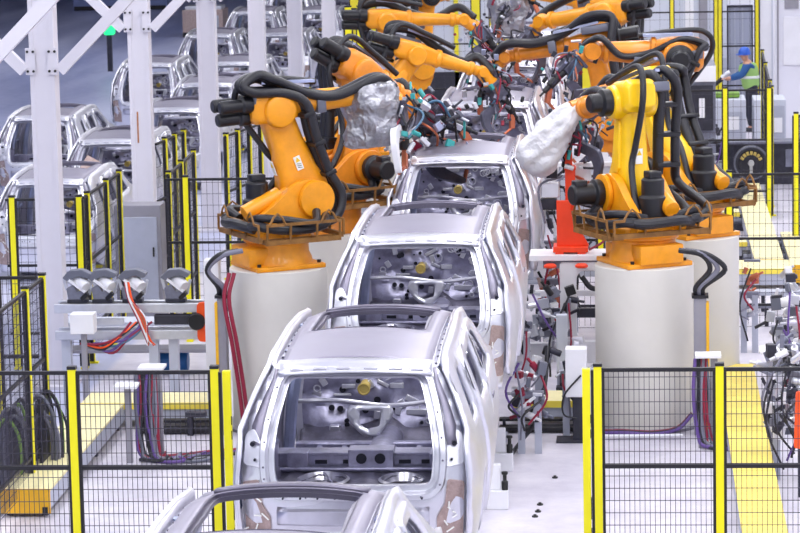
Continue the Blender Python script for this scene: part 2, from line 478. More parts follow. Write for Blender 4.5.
# ------------------------------------------------------------------ pedestals
def pedestal(X, Y, label, H=1.7):
    t = thing('robot_pedestal', label, 'pedestal', (X, Y, 0))
    mb = MB(); mb.lathe([(.46,0),(.53,.0),(.53,.02),(.515,.03),(.515,H-.01),(.505,H)], seg=64)
    obj('drum', mb, 'concrete_paint', t)
    mb = MB(); mb.lathe([(.62,0),(.62,.03)], seg=48); obj('foot_ring', mb, 'cabinet_grey', t)
    return t
PL1, PL2, PR1, PR2 = (-1.83,31.1), (-1.52,33.8), (2.02,31.1), (2.56,33.2)
pedestal(*PL1, 'white cylindrical robot pedestal left of the car line in front'); pedestal(*PR1, 'white cylindrical robot pedestal right of the car line behind the near fence')
pedestal(*PL2, 'white cylindrical pedestal half hidden behind the left front one'); pedestal(*PR2, 'white cylindrical pedestal behind and right of the right front one')
# ------------------------------------------------------------------ car body in white
def inpoly(p, poly):
    x, y = p; c = False; n = len(poly)
    for i in range(n):
        x1, y1 = poly[i]; x2, y2 = poly[(i+1) % n]
        if (y1 > y) != (y2 > y) and x < (x2-x1)*(y-y1)/(y2-y1)+x1: c = not c
    return c
def dens(poly, step):
    out = []
    n = len(poly)
    for i in range(n):
        a, b = V(poly[i]), V(poly[(i+1) % n]); k = max(1, int((b-a).length/step))
        for j in range(k): out.append(tuple(a.lerp(b, j/k)))
    return out
def rnd(poly, r=.06, k=4):
    out = []; n = len(poly)
    for i in range(n):
        p, a, b = V(poly[i]), V(poly[i-1]), V(poly[(i+1) % n])
        ra = min(r, (a-p).length*.45); rb = min(r, (b-p).length*.45)
        s = p + (a-p).normalized()*ra; e = p + (b-p).normalized()*rb
        for j in range(k+1):
            t = j/k; out.append(tuple(s*(1-t)**2 + p*2*t*(1-t) + e*t*t))
    return out
def panel(mb, outer, holes, fmap, step=.07):
    outer = dens(outer, step); holes = [dens(h, step) for h in holes]
    verts = []; edges = []
    for lp in [outer]+holes:
        b = len(verts); verts += lp; edges += [(b+i, b+(i+1) % len(lp)) for i in range(len(lp))]
    xs = [p[0] for p in outer]; ys = [p[1] for p in outer]
    bd = list(verts)
    x = min(xs)+step/2
    while x < max(xs):
        y = min(ys)+step/2
        while y < max(ys):
            if inpoly((x,y), outer) and not any(inpoly((x,y), h) for h in holes):
                if all((x-q[0])**2+(y-q[1])**2 > (step*.5)**2 for q in bd): verts.append((x,y))
            y += step
        x += step
    vv, ee, ff, _, _, _ = delaunay_2d_cdt([V(v) for v in verts], edges, [], 0, 1e-5)
    bv = [mb.bm.verts.new(fmap(v.x, v.y)) for v in vv]
    for f in ff:
        c = sum((vv[i] for i in f), V((0,0)))/len(f)
        if inpoly(c, outer) and not any(inpoly(c, h) for h in holes):
            mb.bm.faces.new([bv[i] for i in f])
    return mb
def lerp_tab(tab, x):
    if x <= tab[0][0]: return tab[0][1]
    for (a, b), (c, d) in zip(tab, tab[1:]):
        if x <= c:
            t = (x-a)/(c-a); t = t*t*(3-2*t)*.5+t*.5; return b+(d-b)*t
    return tab[-1][1]
WT = [(0,.80),(.15,.845),(.5,.875),(.72,.875),(.88,.85),(1.0,.815),(1.3,.69),(1.42,.63),(1.5,.575),(1.56,.50)]
ZTOP = [(.0,.70),(.05,.86),(.14,1.04),(.28,1.26),(.40,1.42),(.55,1.485),(.9,1.52),(1.6,1.54),(2.3,1.525),(2.9,1.46),(3.2,1.27),(3.62,1.0),(4.4,.9)]
XTOP = [(.05,.85),(.14,.80),(.28,.715),(.40,.635),(.55,.61),(2.8,.605),(3.2,.68),(3.62,.79)]
def lin(tab, x):
    if x <= tab[0][0]: return tab[0][1]
    for (a, b), (c, d) in zip(tab, tab[1:]):
        if x <= c: return b+(d-b)*(x-a)/(c-a)
    return tab[-1][1]
def wlow(z):
    return .80 + .075*math.sin(min(1, max(0,z)/.6)*PI/2) - .06*max(0,(z-.6)/.4)**1.7
def width(y, z):
    w = wlow(min(z, 1.0))
    if z > .9:
        zt = max(lin(ZTOP, y), 1.02); xt = lin(XTOP, y); q = min(1, max(0, (z-.9)/(zt-.9)))
        w0 = wlow(.9); w = w0 + (xt-w0)*(q**1.15)
    if y < .5 and z <= 1: w -= .06*((.5-y)/.5)**2
    if y > 1.8: w -= .035*min(1, (y-1.8)/1.5)
    if y > 3.3: w -= .08*((y-3.3)/1.1)**2
    return w
def arch(cy, cz, r, z0, a0=None):
    pts = []
    for i in range(15):
        a = -0.25 + (PI+.5)*i/14
        pts.append((cy+r*math.cos(a), cz+r*math.sin(a)))
    return [(y, max(z, z0)) for y, z in pts]
OUT_SIDE = [(.06,.22),(.0,.5),(.02,.70),(.05,.86),(.14,1.04),(.28,1.26),(.40,1.42),(.55,1.485),(.9,1.52),(1.6,1.54),(2.3,1.525),(2.9,1.46),
            (3.2,1.27),(3.62,1.0),(4.05,.92),(4.34,.80),(4.42,.6),(4.42,.3)] + [(4.1,.2)] + arch(3.66,.22,.37,.0)[0:0] 
fa = [(3.66+.38*math.cos(a), .2+.40*math.sin(a)) for a in [PI*i/12 for i in range(13)]]
ra = [(.80+.38*math.cos(a), .2+.40*math.sin(a)) for a in [PI*i/12 for i in range(13)]]
OUT_SIDE = OUT_SIDE[:-1] + fa + [(3.2,.0),(1.25,.0)] + ra + [(.38,.12)]
Q_WIN = rnd([(.58,.98),(.98,1.0),(1.0,1.36),(.74,1.34)], .07)
REAR_OPEN = rnd([(1.3,.14),(2.06,.13),(2.06,1.42),(1.2,1.40),(1.12,1.02),(1.2,.55)], .08)
FRONT_OPEN = rnd([(2.18,.13),(3.2,.13),(3.26,.6),(3.36,1.04),(2.82,1.38),(2.18,1.43)], .08)
def shrink(poly, d):
    n = len(poly); cx = sum(p[0] for p in poly)/n; cy = sum(p[1] for p in poly)/n; out = []
    for p in poly:
        v = V((p[0]-cx, p[1]-cy)); out.append((cx+v.x*(1-d/max(v.length,.1)), cy+v.y*(1-d/max(v.length,.1))))
    return out
R_WIN = rnd([(1.32,1.0),(2.0,.98),(2.0,1.36),(1.36,1.33)], .06)
F_WIN = rnd([(2.24,.98),(3.2,1.0),(2.78,1.31),(2.24,1.36)], .06)
# rear face (x,z)->y : surface leans forward towards the roof
def yrear(x, z):
    y = lerp_tab([(0,.06),(.5,.0),(.68,.01),(.86,.06),(1.04,.14),(1.26,.28),(1.44,.40),(1.52,.46)], z)
    return y + .10*(abs(x)/.85)**3
def offset_loop(loop, d):
    n = len(loop); out = []
    for i in range(n):
        a, b = V(loop[i-1]), V(loop[(i+1) % n]); t = (b-a).normalized()
        out.append((loop[i][0]+t.y*d, loop[i][1]-t.x*d))
    return out
TG = rnd([(-.60,.585),(.60,.585),(.63,.84),(.60,1.08),(.51,1.42),(-.51,1.42),(-.60,1.08),(-.63,.84)], .11, 5)

def make_car():
    t = thing('car_body', 'x', 'car body', (0,0,0))
    # sides
    for s in (-1, 1):
        mb = MB(); panel(mb, OUT_SIDE, [Q_WIN, REAR_OPEN, FRONT_OPEN], lambda y, z: V((s*width(y,z), y, z)), .075)
        side = obj('body_side', mb, 'steel_bright', t, solid=.035, offset=-1 if s < 0 else 1, ang=40)
        # lips around openings (visible flanges)
        mb = MB()
        for h, ins in ((Q_WIN,.01),(REAR_OPEN,.0),(FRONT_OPEN,.0)):
            lp = dens(h, .06)
            r0 = [V((s*(width(y,z)-.03), y, z)) for y, z in lp]; 
            inner = shrink(lp, .03)
            r1 = [V((s*(width(y,z)-.055), y, z)) for y, z in inner]; r2 = [V((s*(width(y,z)-.11), y, z)) for y, z in lp]
            mb.loft([r0, r1, r2], cap=False)
        obj('opening_flange', mb, 'steel', side)
        # inner quarter dark panel
        for nm, op, win in (('rear_door', REAR_OPEN, R_WIN), ('front_door', FRONT_OPEN, F_WIN)):
            mb = MB(); panel(mb, shrink(op, -.008), [win], lambda y, z: V((s*(width(y,z)+.008), y, z)), .09)
            d = obj(nm, mb, 'steel_bright', t, solid=.05, offset=-1 if s < 0 else 1, ang=40)
            mb = MB(); yh = max(p[0] for p in op)-.2 if nm == 'rear_door' else 2.34
            yh = min(p[0] for p in op)+.2
            mb.box((s*.895, yh, .84), (.02,.17,.03)); obj('door_handle', mb, 'steel_dark', d, bevel=.005)
        # wheelhouse
        mb = MB()
        for cy in (.80, 3.66):
            rings = []
            for dx in (.05, .22, .24):
                R = .38 if dx < .23 else .30
                rings.append([V((s*(width(cy,.3)-dx), cy+R*math.cos(PI*i/12), .2+R*1.05*math.sin(PI*i/12))) for i in range(13)])
            mb.loft(rings, cap=False, closed=False)
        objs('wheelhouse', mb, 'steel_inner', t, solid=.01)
        # sill
        mb = MB(); mb.box((s*.76,2.2,.06), (.10,2.0,.12)); mb.box((s*.72,2.2,.02), (.06,2.1,.04))
        objs('sill', mb, 'steel', t, bevel=.01)
        # tail lamp seat: stepped pocket at rear corner
        mb = MB()
        pts = [(.66,.76),(.80,.78),(.785,1.0),(.72,1.04),(.665,.94)]
        mb.loft([[V((s*x, yrear(x,z)-.012, z)) for x, z in rnd(pts,.03,2)], [V((s*x, yrear(x,z)+.03, z)) for x, z in rnd(shrink(pts,-.0),.03,2)]], cap=True)
        pk = obj('lamp_pocket', mb, 'steel_bright', t, bevel=.006)
        mb = MB(); mb.cyl((s*.73, yrear(.73,.93)-.03,.93), (s*.73, yrear(.73,.93),.93), .018, seg=10); mb.cyl((s*.71, yrear(.71,.82)-.028,.82), (s*.71, yrear(.71,.82),.82), .01, seg=8)
        objs('fixing_hole', mb, 'steel_black', pk)
        mb = MB()
        pts = [(.60,.16),(.78,.18),(.80,.66),(.68,.68),(.66,.5),(.60,.40)]
        mb.loft([[V((s*x, yrear(x,z)-.016, z)) for x, z in rnd(pts,.02,2)], [V((s*x, yrear(x,z)+.02, z)) for x, z in rnd(pts,.02,2)]], cap=True)
        pt = obj('corner_patch', mb, 'galvanised_tan', t)
        mb = MB()
        for q in range(6):
            a = V((s*(.66+.11*random.random()), 0, .3+.3*random.random())); b = a+V((s*random.uniform(-.06,.06),0,random.uniform(-.06,.06)))
            a.y = yrear(a.x,a.z)-.02; b.y = yrear(b.x,b.z)-.02
            mb.tube([a,b], .006, 6)
        objs('weld_bead', mb, 'white_sticker', pt)
        # blue grey damping patch on flank
        mb = MB(); mb.loft([[V((s*(width(y,z)+e), y, z)) for y, z in ((.30,.40),(.44,.40),(.44,.56),(.30,.56))] for e in (-.01,.008)])
        obj('flank_opening', mb, 'sealer_blue', t)
        # dark D pillar trim inside outer panel
        mb = MB()
        r0 = []; r1 = []
        for i in range(9):
            q = i/8; z = .92+.52*q
            xo = width(yrear(.7,z),z)-.035 - .02; xi = lerp_tab([(.64,.64),(.86,.665),(1.08,.635),(1.425,.545)], z)
            xi += .02
            if xo < xi+.02: xo = xi+.02
            r0.append(V((s*xi, yrear(xi,z)-.010, z))); r1.append(V((s*xo, yrear(xo,z)-.004, z)))
        mb.loft([r0, r1], cap=False, closed=False)
        obj('pillar_panel', mb, 'steel_roof', t, solid=.012)
    # rear ring
    outer = []
    oz = [.05,.2,.35,.5,.64,.8,.95,1.1,1.25,1.38,1.47]
    right = [(width(yrear(.7,z),z)-.015, z) for z in oz]
    right[-1] = (.56,1.485)
    outer = right + [(-x,z) for x,z in right[::-1]]
    mb = MB(); panel(mb, outer, [TG], lambda x, z: V((x, yrear(x,z), z)), .07)
    ring = obj('tailgate_frame', mb, 'steel_bright', t, solid=.03, offset=-1, ang=40)
    # stepped channel inside the opening
    lp = dens(TG, .05)
    def ringat(off, dy):
        l2 = offset_loop(lp, off); return [V((x, yrear(x,z)+dy, z)) for x, z in l2]
    sgn = 1
    a = offset_loop(lp, .02)
    if max(p[0] for p in a) > max(p[0] for p in lp): sgn = -1
    mb = MB(); mb.loft([ringat(-.055*sgn,-.012), ringat(-.045*sgn,-.03), ringat(-.01*sgn,-.03), ringat(.0,.0), ringat(.005*sgn,.05), ringat(.035*sgn,.055), ringat(.038*sgn,.03), ringat(.05*sgn,.03), ringat(.05*sgn,.08)], cap=False)
    obj('seal_flange', mb, 'steel_bright', t)
    mb = MB()
    for i in range(0, len(lp), 4):
        x, z = offset_loop(lp, -.025*sgn)[i]; y = yrear(x,z)-.034
        mb.ball((x,y,z), .008, seg=6)
    objs('spot_weld', mb, 'steel_dark', ring)
    # rear header details
    mb = MB(); 
    rr = [[V((x, .34-.02+.10*(abs(x)/.85)**3 + a_, z_ - .03*(abs(x)/.6)**2)) for x in [ -.56+1.12*i/16 for i in range(17)]] for a_, z_ in ((.0,1.43),(.03,1.455),(.06,1.458),(.085,1.49),(.13,1.515))]
    mb.loft(rr, cap=False, closed=False)
    rh = obj('rear_header', mb, 'steel_bright', t, solid=.012)
    mb = MB()
    for x in (-.42,-.25,-.08,.12,.3,.45): mb.box((x,.345+.1*(abs(x)/.85)**3,1.455-.03*(x/.6)**2), (.10,.02,.018), rotmat(.6))
    objs('hinge_seat', mb, 'steel', rh, bevel=.005)
    # roof panel with sunroof opening
    def roof(x, y):
        z = lerp_tab([(.4,1.515),(.9,1.55),(1.6,1.57),(2.3,1.555),(2.95,1.48)], y) - .05*(x/.56)**2 - .02*(abs(x)/.56)**6
        return V((x, y, z))
    mb = MB(); panel(mb, [(-.545,.47),(.545,.47),(.56,1.2),(.56,2.4),(.54,2.95),(-.54,2.95),(-.56,2.4),(-.56,1.2)], [rnd([(-.44,1.45),(.44,1.45),(.44,2.76),(-.44,2.76)], .07)], roof, .1)
    rf = obj('roof_panel', mb, 'steel_roof', t, solid=.012)
    mb = MB()
    hole = dens(rnd([(-.44,1.45),(.44,1.45),(.44,2.76),(-.44,2.76)], .07), .08); hs = shrink(hole, .035)
    mb.loft([[roof(*p)+V((0,0,.004)) for p in hole], [roof(*p)+V((0,0,-.03)) for p in hole], [roof(*p)+V((0,0,-.03)) for p in hs], [roof(*p)+V((0,0,-.06)) for p in hs]], cap=False)
    obj('sunroof_frame', mb, 'steel_dark', rf)
    mb = MB(); mb.loft([[roof(x, y)+V((0,0,h)) for x in [-.46+.92*i/10 for i in range(11)]] for y, h in ((2.78,.012),(2.82,.02),(2.94,.012),(2.97,-.03))], cap=False, closed=False)
    obj('windscreen_header', mb, 'steel_dark', t, solid=.015)
    # side roof channel with rivets
    for s in (-1, 1):
        mb = MB(); rr = []
        for i in range(25):
            y = .5+2.42*i/24; z = roof(.555,y).z
            rr.append([V((s*.545,y,z-.0)),V((s*.555,y,z-.035)),V((s*.59,y,z-.035)),V((s*(width(y,lin(ZTOP,y))-.004),y,lin(ZTOP,y)))])
        mb.loft([list(c) for c in zip(*rr)], cap=False, closed=False)
        ch = obj('roof_channel', mb, 'steel', t, solid=.008)
        mb = MB()
        for i in range(12):
            y = .62+2.2*i/11; mb.cyl((s*.575,y,roof(.555,y).z-.034), (s*.575,y,roof(.555,y).z-.022), .012, seg=8)
        objs('clip', mb, 'steel_dark', ch)
    # interior ------------------------------------------------------
    mb = MB(); panel(mb, [(-.74,.1),(.74,.1),(.74,3.3),(-.74,3.3)], [[(-.28+.16*math.cos(-2*PI*i/20)+0,.62+.20*math.sin(-2*PI*i/20)) for i in range(20)], [(.30+.13*math.cos(-2*PI*i/20),.62+.17*math.sin(-2*PI*i/20)) for i in range(20)]],
        lambda x, y: V((x, y, lerp_tab([(.1,.545),(1.0,.53),(1.25,.50),(1.35,.36),(3.0,.28),(3.3,.40)], y) + .012*math.sin(x*34)*(1 if y < 1.2 else .4) + (.09*math.exp(-(x/.13)**2) if y > 1.3 else 0))), .06)
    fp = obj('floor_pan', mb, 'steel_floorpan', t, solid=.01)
    mb = MB()
    for cx, rr_ in ((-.28,.17),(.30,.14)):
        mb.loft([[V((cx+a_*math.cos(2*PI*i/24), .62+a_*1.2*math.sin(2*PI*i/24), z_)) for i in range(24)] for a_, z_ in ((rr_+.03,.548),(rr_+.01,.56),(rr_,.535),(rr_-.02,.50))], cap=False)
    objs('well_rim', mb, 'steel', fp)
    mb = MB(); mb.box((0,.62,.46), (1.0,.5,.02)); obj('tank_cover', mb, 'galvanised_tan', fp)
    mb = MB(); mb.box((0,1.06,.60), (1.36,.14,.11)); mb.box((0,1.08,.66), (1.4,.20,.02)); mb.box((-.5,1.0,.61), (.16,.16,.15)); mb.box((.05,1.01,.63), (.34,.18,.15)); mb.box((.55,1.0,.61), (.12,.16,.13)); mb.tube([(-.66,.93,.555),(.66,.93,.555)],.02,8); mb.tube([(-.3,.86,.55),(-.2,.5,.55)],.01,6)
    cm = obj('rear_crossmember', mb, 'steel_inner', t, bevel=.012)
    mb = MB()
    for x in (-.33,-.12,.30,.47): mb.box((x,.985,.60), (.09,.012,.03))
    for x in (-.02,.12): mb.cyl((x,.905,.64), (x,.925,.64), .04, seg=14)
    objs('slot', mb, 'steel_black', cm)
    mb = MB(); mb.box((0,1.95,.40), (1.4,.12,.10)); mb.box((0,2.5,.38), (1.4,.10,.09)); mb.lathe([(.17,0),(.14,.8),(.12,1.6)], (0,1.5,.32), (0,1,0), 20)
    for x in (-.5,-.3,.3,.5): mb.box((x,2.2,.36), (.05,.7,.09))
    obj('seat_crossmember', mb, 'steel_inner', t, bevel=.015)
    # firewall with embossings
    def fw(x, z): return V((x, 3.34 + .04*math.sin(x*9)*math.sin(z*11) - .16*max(0,.55-z)/.5 - .10*math.exp(-(x/.2)**2)*max(0,.8-z)*2, z))
    mb = MB(); panel(mb, [(-.74,.26),(.74,.26),(.76,1.02),(-.76,1.02)], [], fw, .034)
    rr_ = random.Random(5); pads = [(rr_.uniform(-.66,.66), rr_.uniform(.42,.98), rr_.uniform(.04,.14), rr_.uniform(.02,.07), rr_.choice((-.022,.02,-.03))) for _ in range(26)]
    for v in mb.bm.verts:
        x, z = v.co.x, v.co.z
        for px_, pz_, a_, b_, d_ in pads:
            e = max(abs(x-px_)/a_, abs(z-pz_)/b_)
            if e < 1.25: v.co.y += d_*min(1, (1.25-e)/.3)
    wall = obj('firewall', mb, 'steel_inner', t, solid=.01, ang=45)
    mb = MB(); random.seed(3)
    for i in range(40):
        x = random.uniform(-.66,.66); z = random.uniform(.42,.98); y = fw(x,z).y-.03
        if i % 3 == 0: mb.box((x,y,z), (random.uniform(.06,.2),.03,random.uniform(.015,.05)), rotmat(0,random.choice((0,0,.5,-.5))))
        elif i % 3 == 1: mb.torus((x,y+.005,z), random.uniform(.02,.05), .008, (0,1,0), 16, 6)
        else: mb.box((x,y,z), (.05,.04,.07), rotmat(0,random.uniform(-.6,.6)))
    objs('embossed_bracket', mb, 'steel_bright', wall, bevel=.004)
    mb = MB()
    for i in range(30):
        x = random.uniform(-.66,.66); z = random.uniform(.36,.98); y = fw(x,z).y-.035
        mb.cyl((x,y,z), (x,y+.02,z), random.uniform(.008,.03), seg=12)
    objs('grommet_hole', mb, 'steel_black', wall)
    mb = MB(); mb.cyl((-.20,3.10,.74), (-.20,3.34,.74), .04, .045, 20); mb.torus((-.20,3.10,.74), .045,.01,(0,1,0),20,6)
    obj('booster_ring', mb, 'yellow_brass', wall)
    # dash cross beam and centre plate
    mb = MB(); mb.tube(spline([(-.74,3.0,.66),(-.4,2.98,.67),(0,3.0,.62),(.4,2.98,.66),(.74,3.0,.66)], 5), .02, 10)
    obj('dash_beam', mb, 'steel', t)
    mb = MB(); pts = rnd([(-.19,.0),(-.13,-.1),(-.05,-.17),(.07,-.17),(.14,-.08),(.2,.02),(.17,.08),(-.17,.08)], .03, 3)
    hp = rnd([(-.085,-.07),(-.02,-.11),(.08,-.09),(.09,.03),(-.085,.04)], .02, 3)
    panel(mb, pts, [hp], lambda x, z: V((x-.12, 2.72+z*.3, .60+z)), .04)
    pl = obj('centre_bracket', mb, 'steel_bright', t, solid=.02)
    # rear shock towers and inner quarter frames
    for s in (-1, 1):
        mb = MB(); mb.loft([[V((s*(.72-q*.05), .62+.26*math.cos(2*PI*i/16)*(1-q*.3), .50+q*.34)) + V((s*-.10*math.sin(2*PI*i/16)*(1-q*.3),0,0)) for i in range(16)] for q in (0,.3,.7,1)])
        obj('shock_tower', mb, 'steel_inner', t)
        mb = MB()
        for y0, z0, y1, z1, r in ((.30,.5,.52,1.38,.035),(1.06,.4,1.1,1.45,.04),(2.1,.2,2.1,1.47,.045)):
            x0 = width(y0,z0)-.10; x1 = width(y1,z1)-.07; mb.tube([(s*x0,y0,z0),(s*(x0+x1)/2+s*.03,(y0+y1)/2,(z0+z1)/2),(s*x1,y1,z1)], r, 8)
        mb.tube([(s*.78,.3,.86),(s*.80,1.1,.88),(s*.80,2.1,.88)], .03, 8)
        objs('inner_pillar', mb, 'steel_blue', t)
        mb = MB(); mb.loft([[V((s*.70,.35,.50)),V((s*.60,.42,.46)),V((s*.66,.9,.46)),V((s*.74,.9,.5))],[V((s*.76,.35,.78)),V((s*.70,.45,.80)),V((s*.74,.9,.80)),V((s*.79,.9,.78))]])
        obj('inner_quarter', mb, 'steel_blue', t, bevel=.02)
        mb = MB(); mb.bar((s*.62,3.35,.62), (s*.56,4.38,.58), .08, .10); mb.bar((s*.46,3.2,.35),(s*.46,4.4,.33), .09,.11); mb.lathe([(.15,0),(.13,.22),(.09,.3),(.09,.31)], (s*.58,3.66,.48), seg=16)
        objs('front_rail', mb, 'steel', t, bevel=.01)
    mb = MB(); mb.box((0,4.38,.42), (1.2,.05,.09)); mb.box((0,4.36,.78), (1.3,.05,.06)); mb.box((-.5,4.36,.6), (.05,.05,.36)); mb.box((.5,4.36,.6), (.05,.05,.36))
    obj('radiator_support', mb, 'steel', t, bevel=.008)
    mb = MB(); mb.loft([[V((x, y_, z_+.02*math.cos(x*2))) for x in [-.74+1.48*i/12 for i in range(13)]] for y_, z_ in ((3.3,.98),(3.42,1.02),(3.55,1.0),(3.62,.94))], cap=False, closed=False)
    obj('cowl', mb, 'steel', t, solid=.015)
    # rear lower beam
    mb = MB(); mb.loft([[V((x, .02+.08*(abs(x)/.8)**2+a_, z_)) for x in [-.55+1.1*i/12 for i in range(13)]] for a_, z_ in ((-.03,.34),(-.06,.36),(-.06,.45),(-.03,.47),(-.02,.55),(.0,.57))], cap=False, closed=False)
    rb = obj('rear_panel', mb, 'steel', t, solid=.01)
    mb = MB()
    for i in range(9): mb.cyl((-.5+1.0*i/8, -.058+.02, .555), (-.5+1.0*i/8,.0,.555), .008, seg=6)
    objs('panel_hole', mb, 'steel_black', rb)
    return t
car0 = make_car()
S = 6.4; Y0 = 20.58; ZS = 1.10
lab = {0:'silver car body nearest the camera with its full tailgate opening in view', -1:'silver car body cut off at the bottom edge, only roof header showing',
       1:'silver car body second in the line, behind the nearest full one', 2:'silver car body third in the line, beside the red fixture',
       3:'silver car body fourth in the line, between the robot guns', 4:'silver car body fifth in the line, under the far robot arms', 5:'small silver car body at the far end of the robot line'}
car0.scale = (.985, 1, .96); XC = -.05; car0.location = (XC, Y0, ZS); tag(car0, lab[0], group='car bodies on the line')
for k in (-1,1,2,3,4,5):
    dup(car0, (XC, Y0+S*k, ZS), lab[k])
# ------------------------------------------------------------------ robots
def rbox(c, hx, hy, u, w, k=5, r=.35):
    # rounded rectangle ring around c in plane (u, w)
    pts = []
    for sx, sy, a0 in ((1,1,0),(-1,1,PI/2),(-1,-1,PI),(1,-1,1.5*PI)):
        rr = min(hx, hy)*r
        for i in range(k+1):
            a = a0 + PI/2*i/k
            pts.append(c + u*(sx*(hx-rr)+rr*math.cos(a)) + w*(sy*(hy-rr)+rr*math.sin(a)))
    return pts
def beam(mb, p0, p1, secs, side=V((0,1,0)), r=.5):
    # secs: (t, half width in plane, half thickness sideways, inplane offset)
    p0, p1 = V(p0), V(p1); d = (p1-p0); L = d.length; d.normalize()
    u = side.cross(d).normalized()
    mb.loft([rbox(p0+d*(t*L)+u*o_, a, b, u, side, r=r) for t, a, b, o_ in secs])
    return mb
def sag(a, b, up, n=2): 
    return V(a).lerp(V(b), .5)+V(up)

def weld_gun(t, P, d, up, seed=1, scale=1.0, body='gun_metal', arm_mt='gun_metal', name='weld_gun', clutter=10, hoses=True):
    """spot welding gun: transformer box, C frame arms, electrodes, valves, hoses. d = pointing direction"""
    rnd_ = random.Random(seed)
    P = V(P); d = V(d).normalized(); up = V(up); s_ = up.cross(d).normalized(); up = d.cross(s_).normalized()
    Mx = Matrix(((d.x,s_.x,up.x,P.x),(d.y,s_.y,up.y,P.y),(d.z,s_.z,up.z,P.z),(0,0,0,1))) @ Matrix.Scale(scale, 4)
    def G(fn, nm, mt, bevel=.006, split=False, par=None, **k):
        mb = MB(); fn(mb); bmesh.ops.transform(mb.bm, matrix=Mx, verts=mb.bm.verts[:])
        return (objs if split else obj)(nm, mb, mt, par or t, bevel=bevel, **k)
    g = G(lambda m: (m.box((.12,0,0),(.22,.15,.18)), m.box((.0,0,0),(.04,.22,.22)), m.box((.2,0,.12),(.18,.10,.05))), name, body)
    def cfr(m):
        pts = rnd([(.2,-.10),(.2,-.38),(.34,-.46),(.62,-.44),(.64,-.38),(.40,-.36),(.32,-.28),(.32,-.10)], .05, 3)
        m.prism(pts, Matrix(((1,0,0,0),(0,0,-1,0),(0,1,0,0),(0,0,0,1))), .06)
    G(cfr, 'gun_arm', arm_mt)
    G(lambda m: m.lathe([(.05,0),(.055,.02),(.055,.26),(.035,.27),(.035,.36),(.015,.37),(.015,.44)], (.22,0,.04), (1,0,0), 16), 'servo_cylinder', 'motor_black', .003)
    G(lambda m: (m.cyl((.63,0,-.41),(.63,0,-.30),.018,seg=8), m.cyl((.63,0,-.1),(.63,0,-.24),.018,seg=8)), 'electrode', 'copper', 0, True)
    G(lambda m: m.bar((.5,0,.02),(.64,0,-.10),.05,.07), 'upper_arm', 'copper')
    mats = ['teal','alu','steel_bright','motor_black','hose_red','gun_white','clamp_grey','motor_black','steel_blue','dark_machine','gun_metal','dark_machine']
    for i in range(clutter*2):
        c = V((rnd_.uniform(-.12,.48), rnd_.choice((-1,1))*rnd_.uniform(.06,.22), rnd_.uniform(-.28,.26)))
        q = rnd_.random(); mt = mats[rnd_.randrange(len(mats))]
        if q < .5: G(lambda m: m.box(c, (rnd_.uniform(.025,.10), rnd_.uniform(.02,.06), rnd_.uniform(.02,.07)), rotmat(rnd_.random(), rnd_.random(), 0)), 'valve_block', mt)
        elif q < .8: G(lambda m: m.cyl(c, c+V((rnd_.uniform(-.1,.1), .05, rnd_.uniform(-.1,.1))), rnd_.uniform(.01,.026), seg=10), 'air_fitting', mt, 0)
        else: G(lambda m: m.bar(c, c+V((rnd_.uniform(-.2,.2), rnd_.uniform(-.05,.05), rnd_.uniform(-.2,.2))), .022, .012), 'bracket', mt)
    if hoses:
        for i in range(6 + clutter//4):
            a = V((rnd_.uniform(-.1,.1), rnd_.uniform(-.12,.12), rnd_.uniform(.0,.14))); b = V((rnd_.uniform(.2,.42), rnd_.uniform(-.12,.12), rnd_.uniform(-.3,.1)))
            m_ = (a+b)/2 + V((rnd_.uniform(-.1,.1), rnd_.uniform(-.2,.2), rnd_.uniform(-.15,.2)))
            mt = ['hose_black','hose_red','hose_blue','hose_black','hose_grey','copper'][i % 6]
            G(lambda m: m.tube(spline([a, m_, b], 6), .011, 6), 'gun_hose', mt, 0)
    return g

def cover(t, P, prof, axis, mt='cloth_silver', seed=0, name='gun_cover', amp=.035, flat=.7):
    """draped protective cloth bag; prof: (radius, distance) along the axis"""
    P = V(P); ax = V(axis).normalized(); a = V((0,0,1)) if abs(ax.z) < .85 else V((0,1,0))
    u = ax.cross(a).normalized(); w = ax.cross(u)
    mb = MB(); rings = []; N = 40
    L = prof[-1][1]; K = 22
    for j in range(K+1):
        h = L*j/K; r = lerp_tab([(q, p) for p, q in prof], h); ring = []
        for i in range(N):
            an = 2*PI*i/N
            rr = r*(1 + .10*math.sin(3*an+seed+h*4) + .06*math.sin(7*an+seed*2-h*9))
            p = P + ax*h + u*math.cos(an)*rr + w*math.sin(an)*rr*flat
            nz = noise.noise(p*5+V((seed,0,0)))*amp*2 + (abs(noise.noise(p*9+V((0,seed,0))))-.2)*amp*2.2
            p += (u*math.cos(an)+w*math.sin(an))*nz*(1 if 0 < j < K else .3)
            ring.append(p)
        rings.append(ring)
    mb.loft(rings)
    return obj(name, mb, mt, t, ang=50)

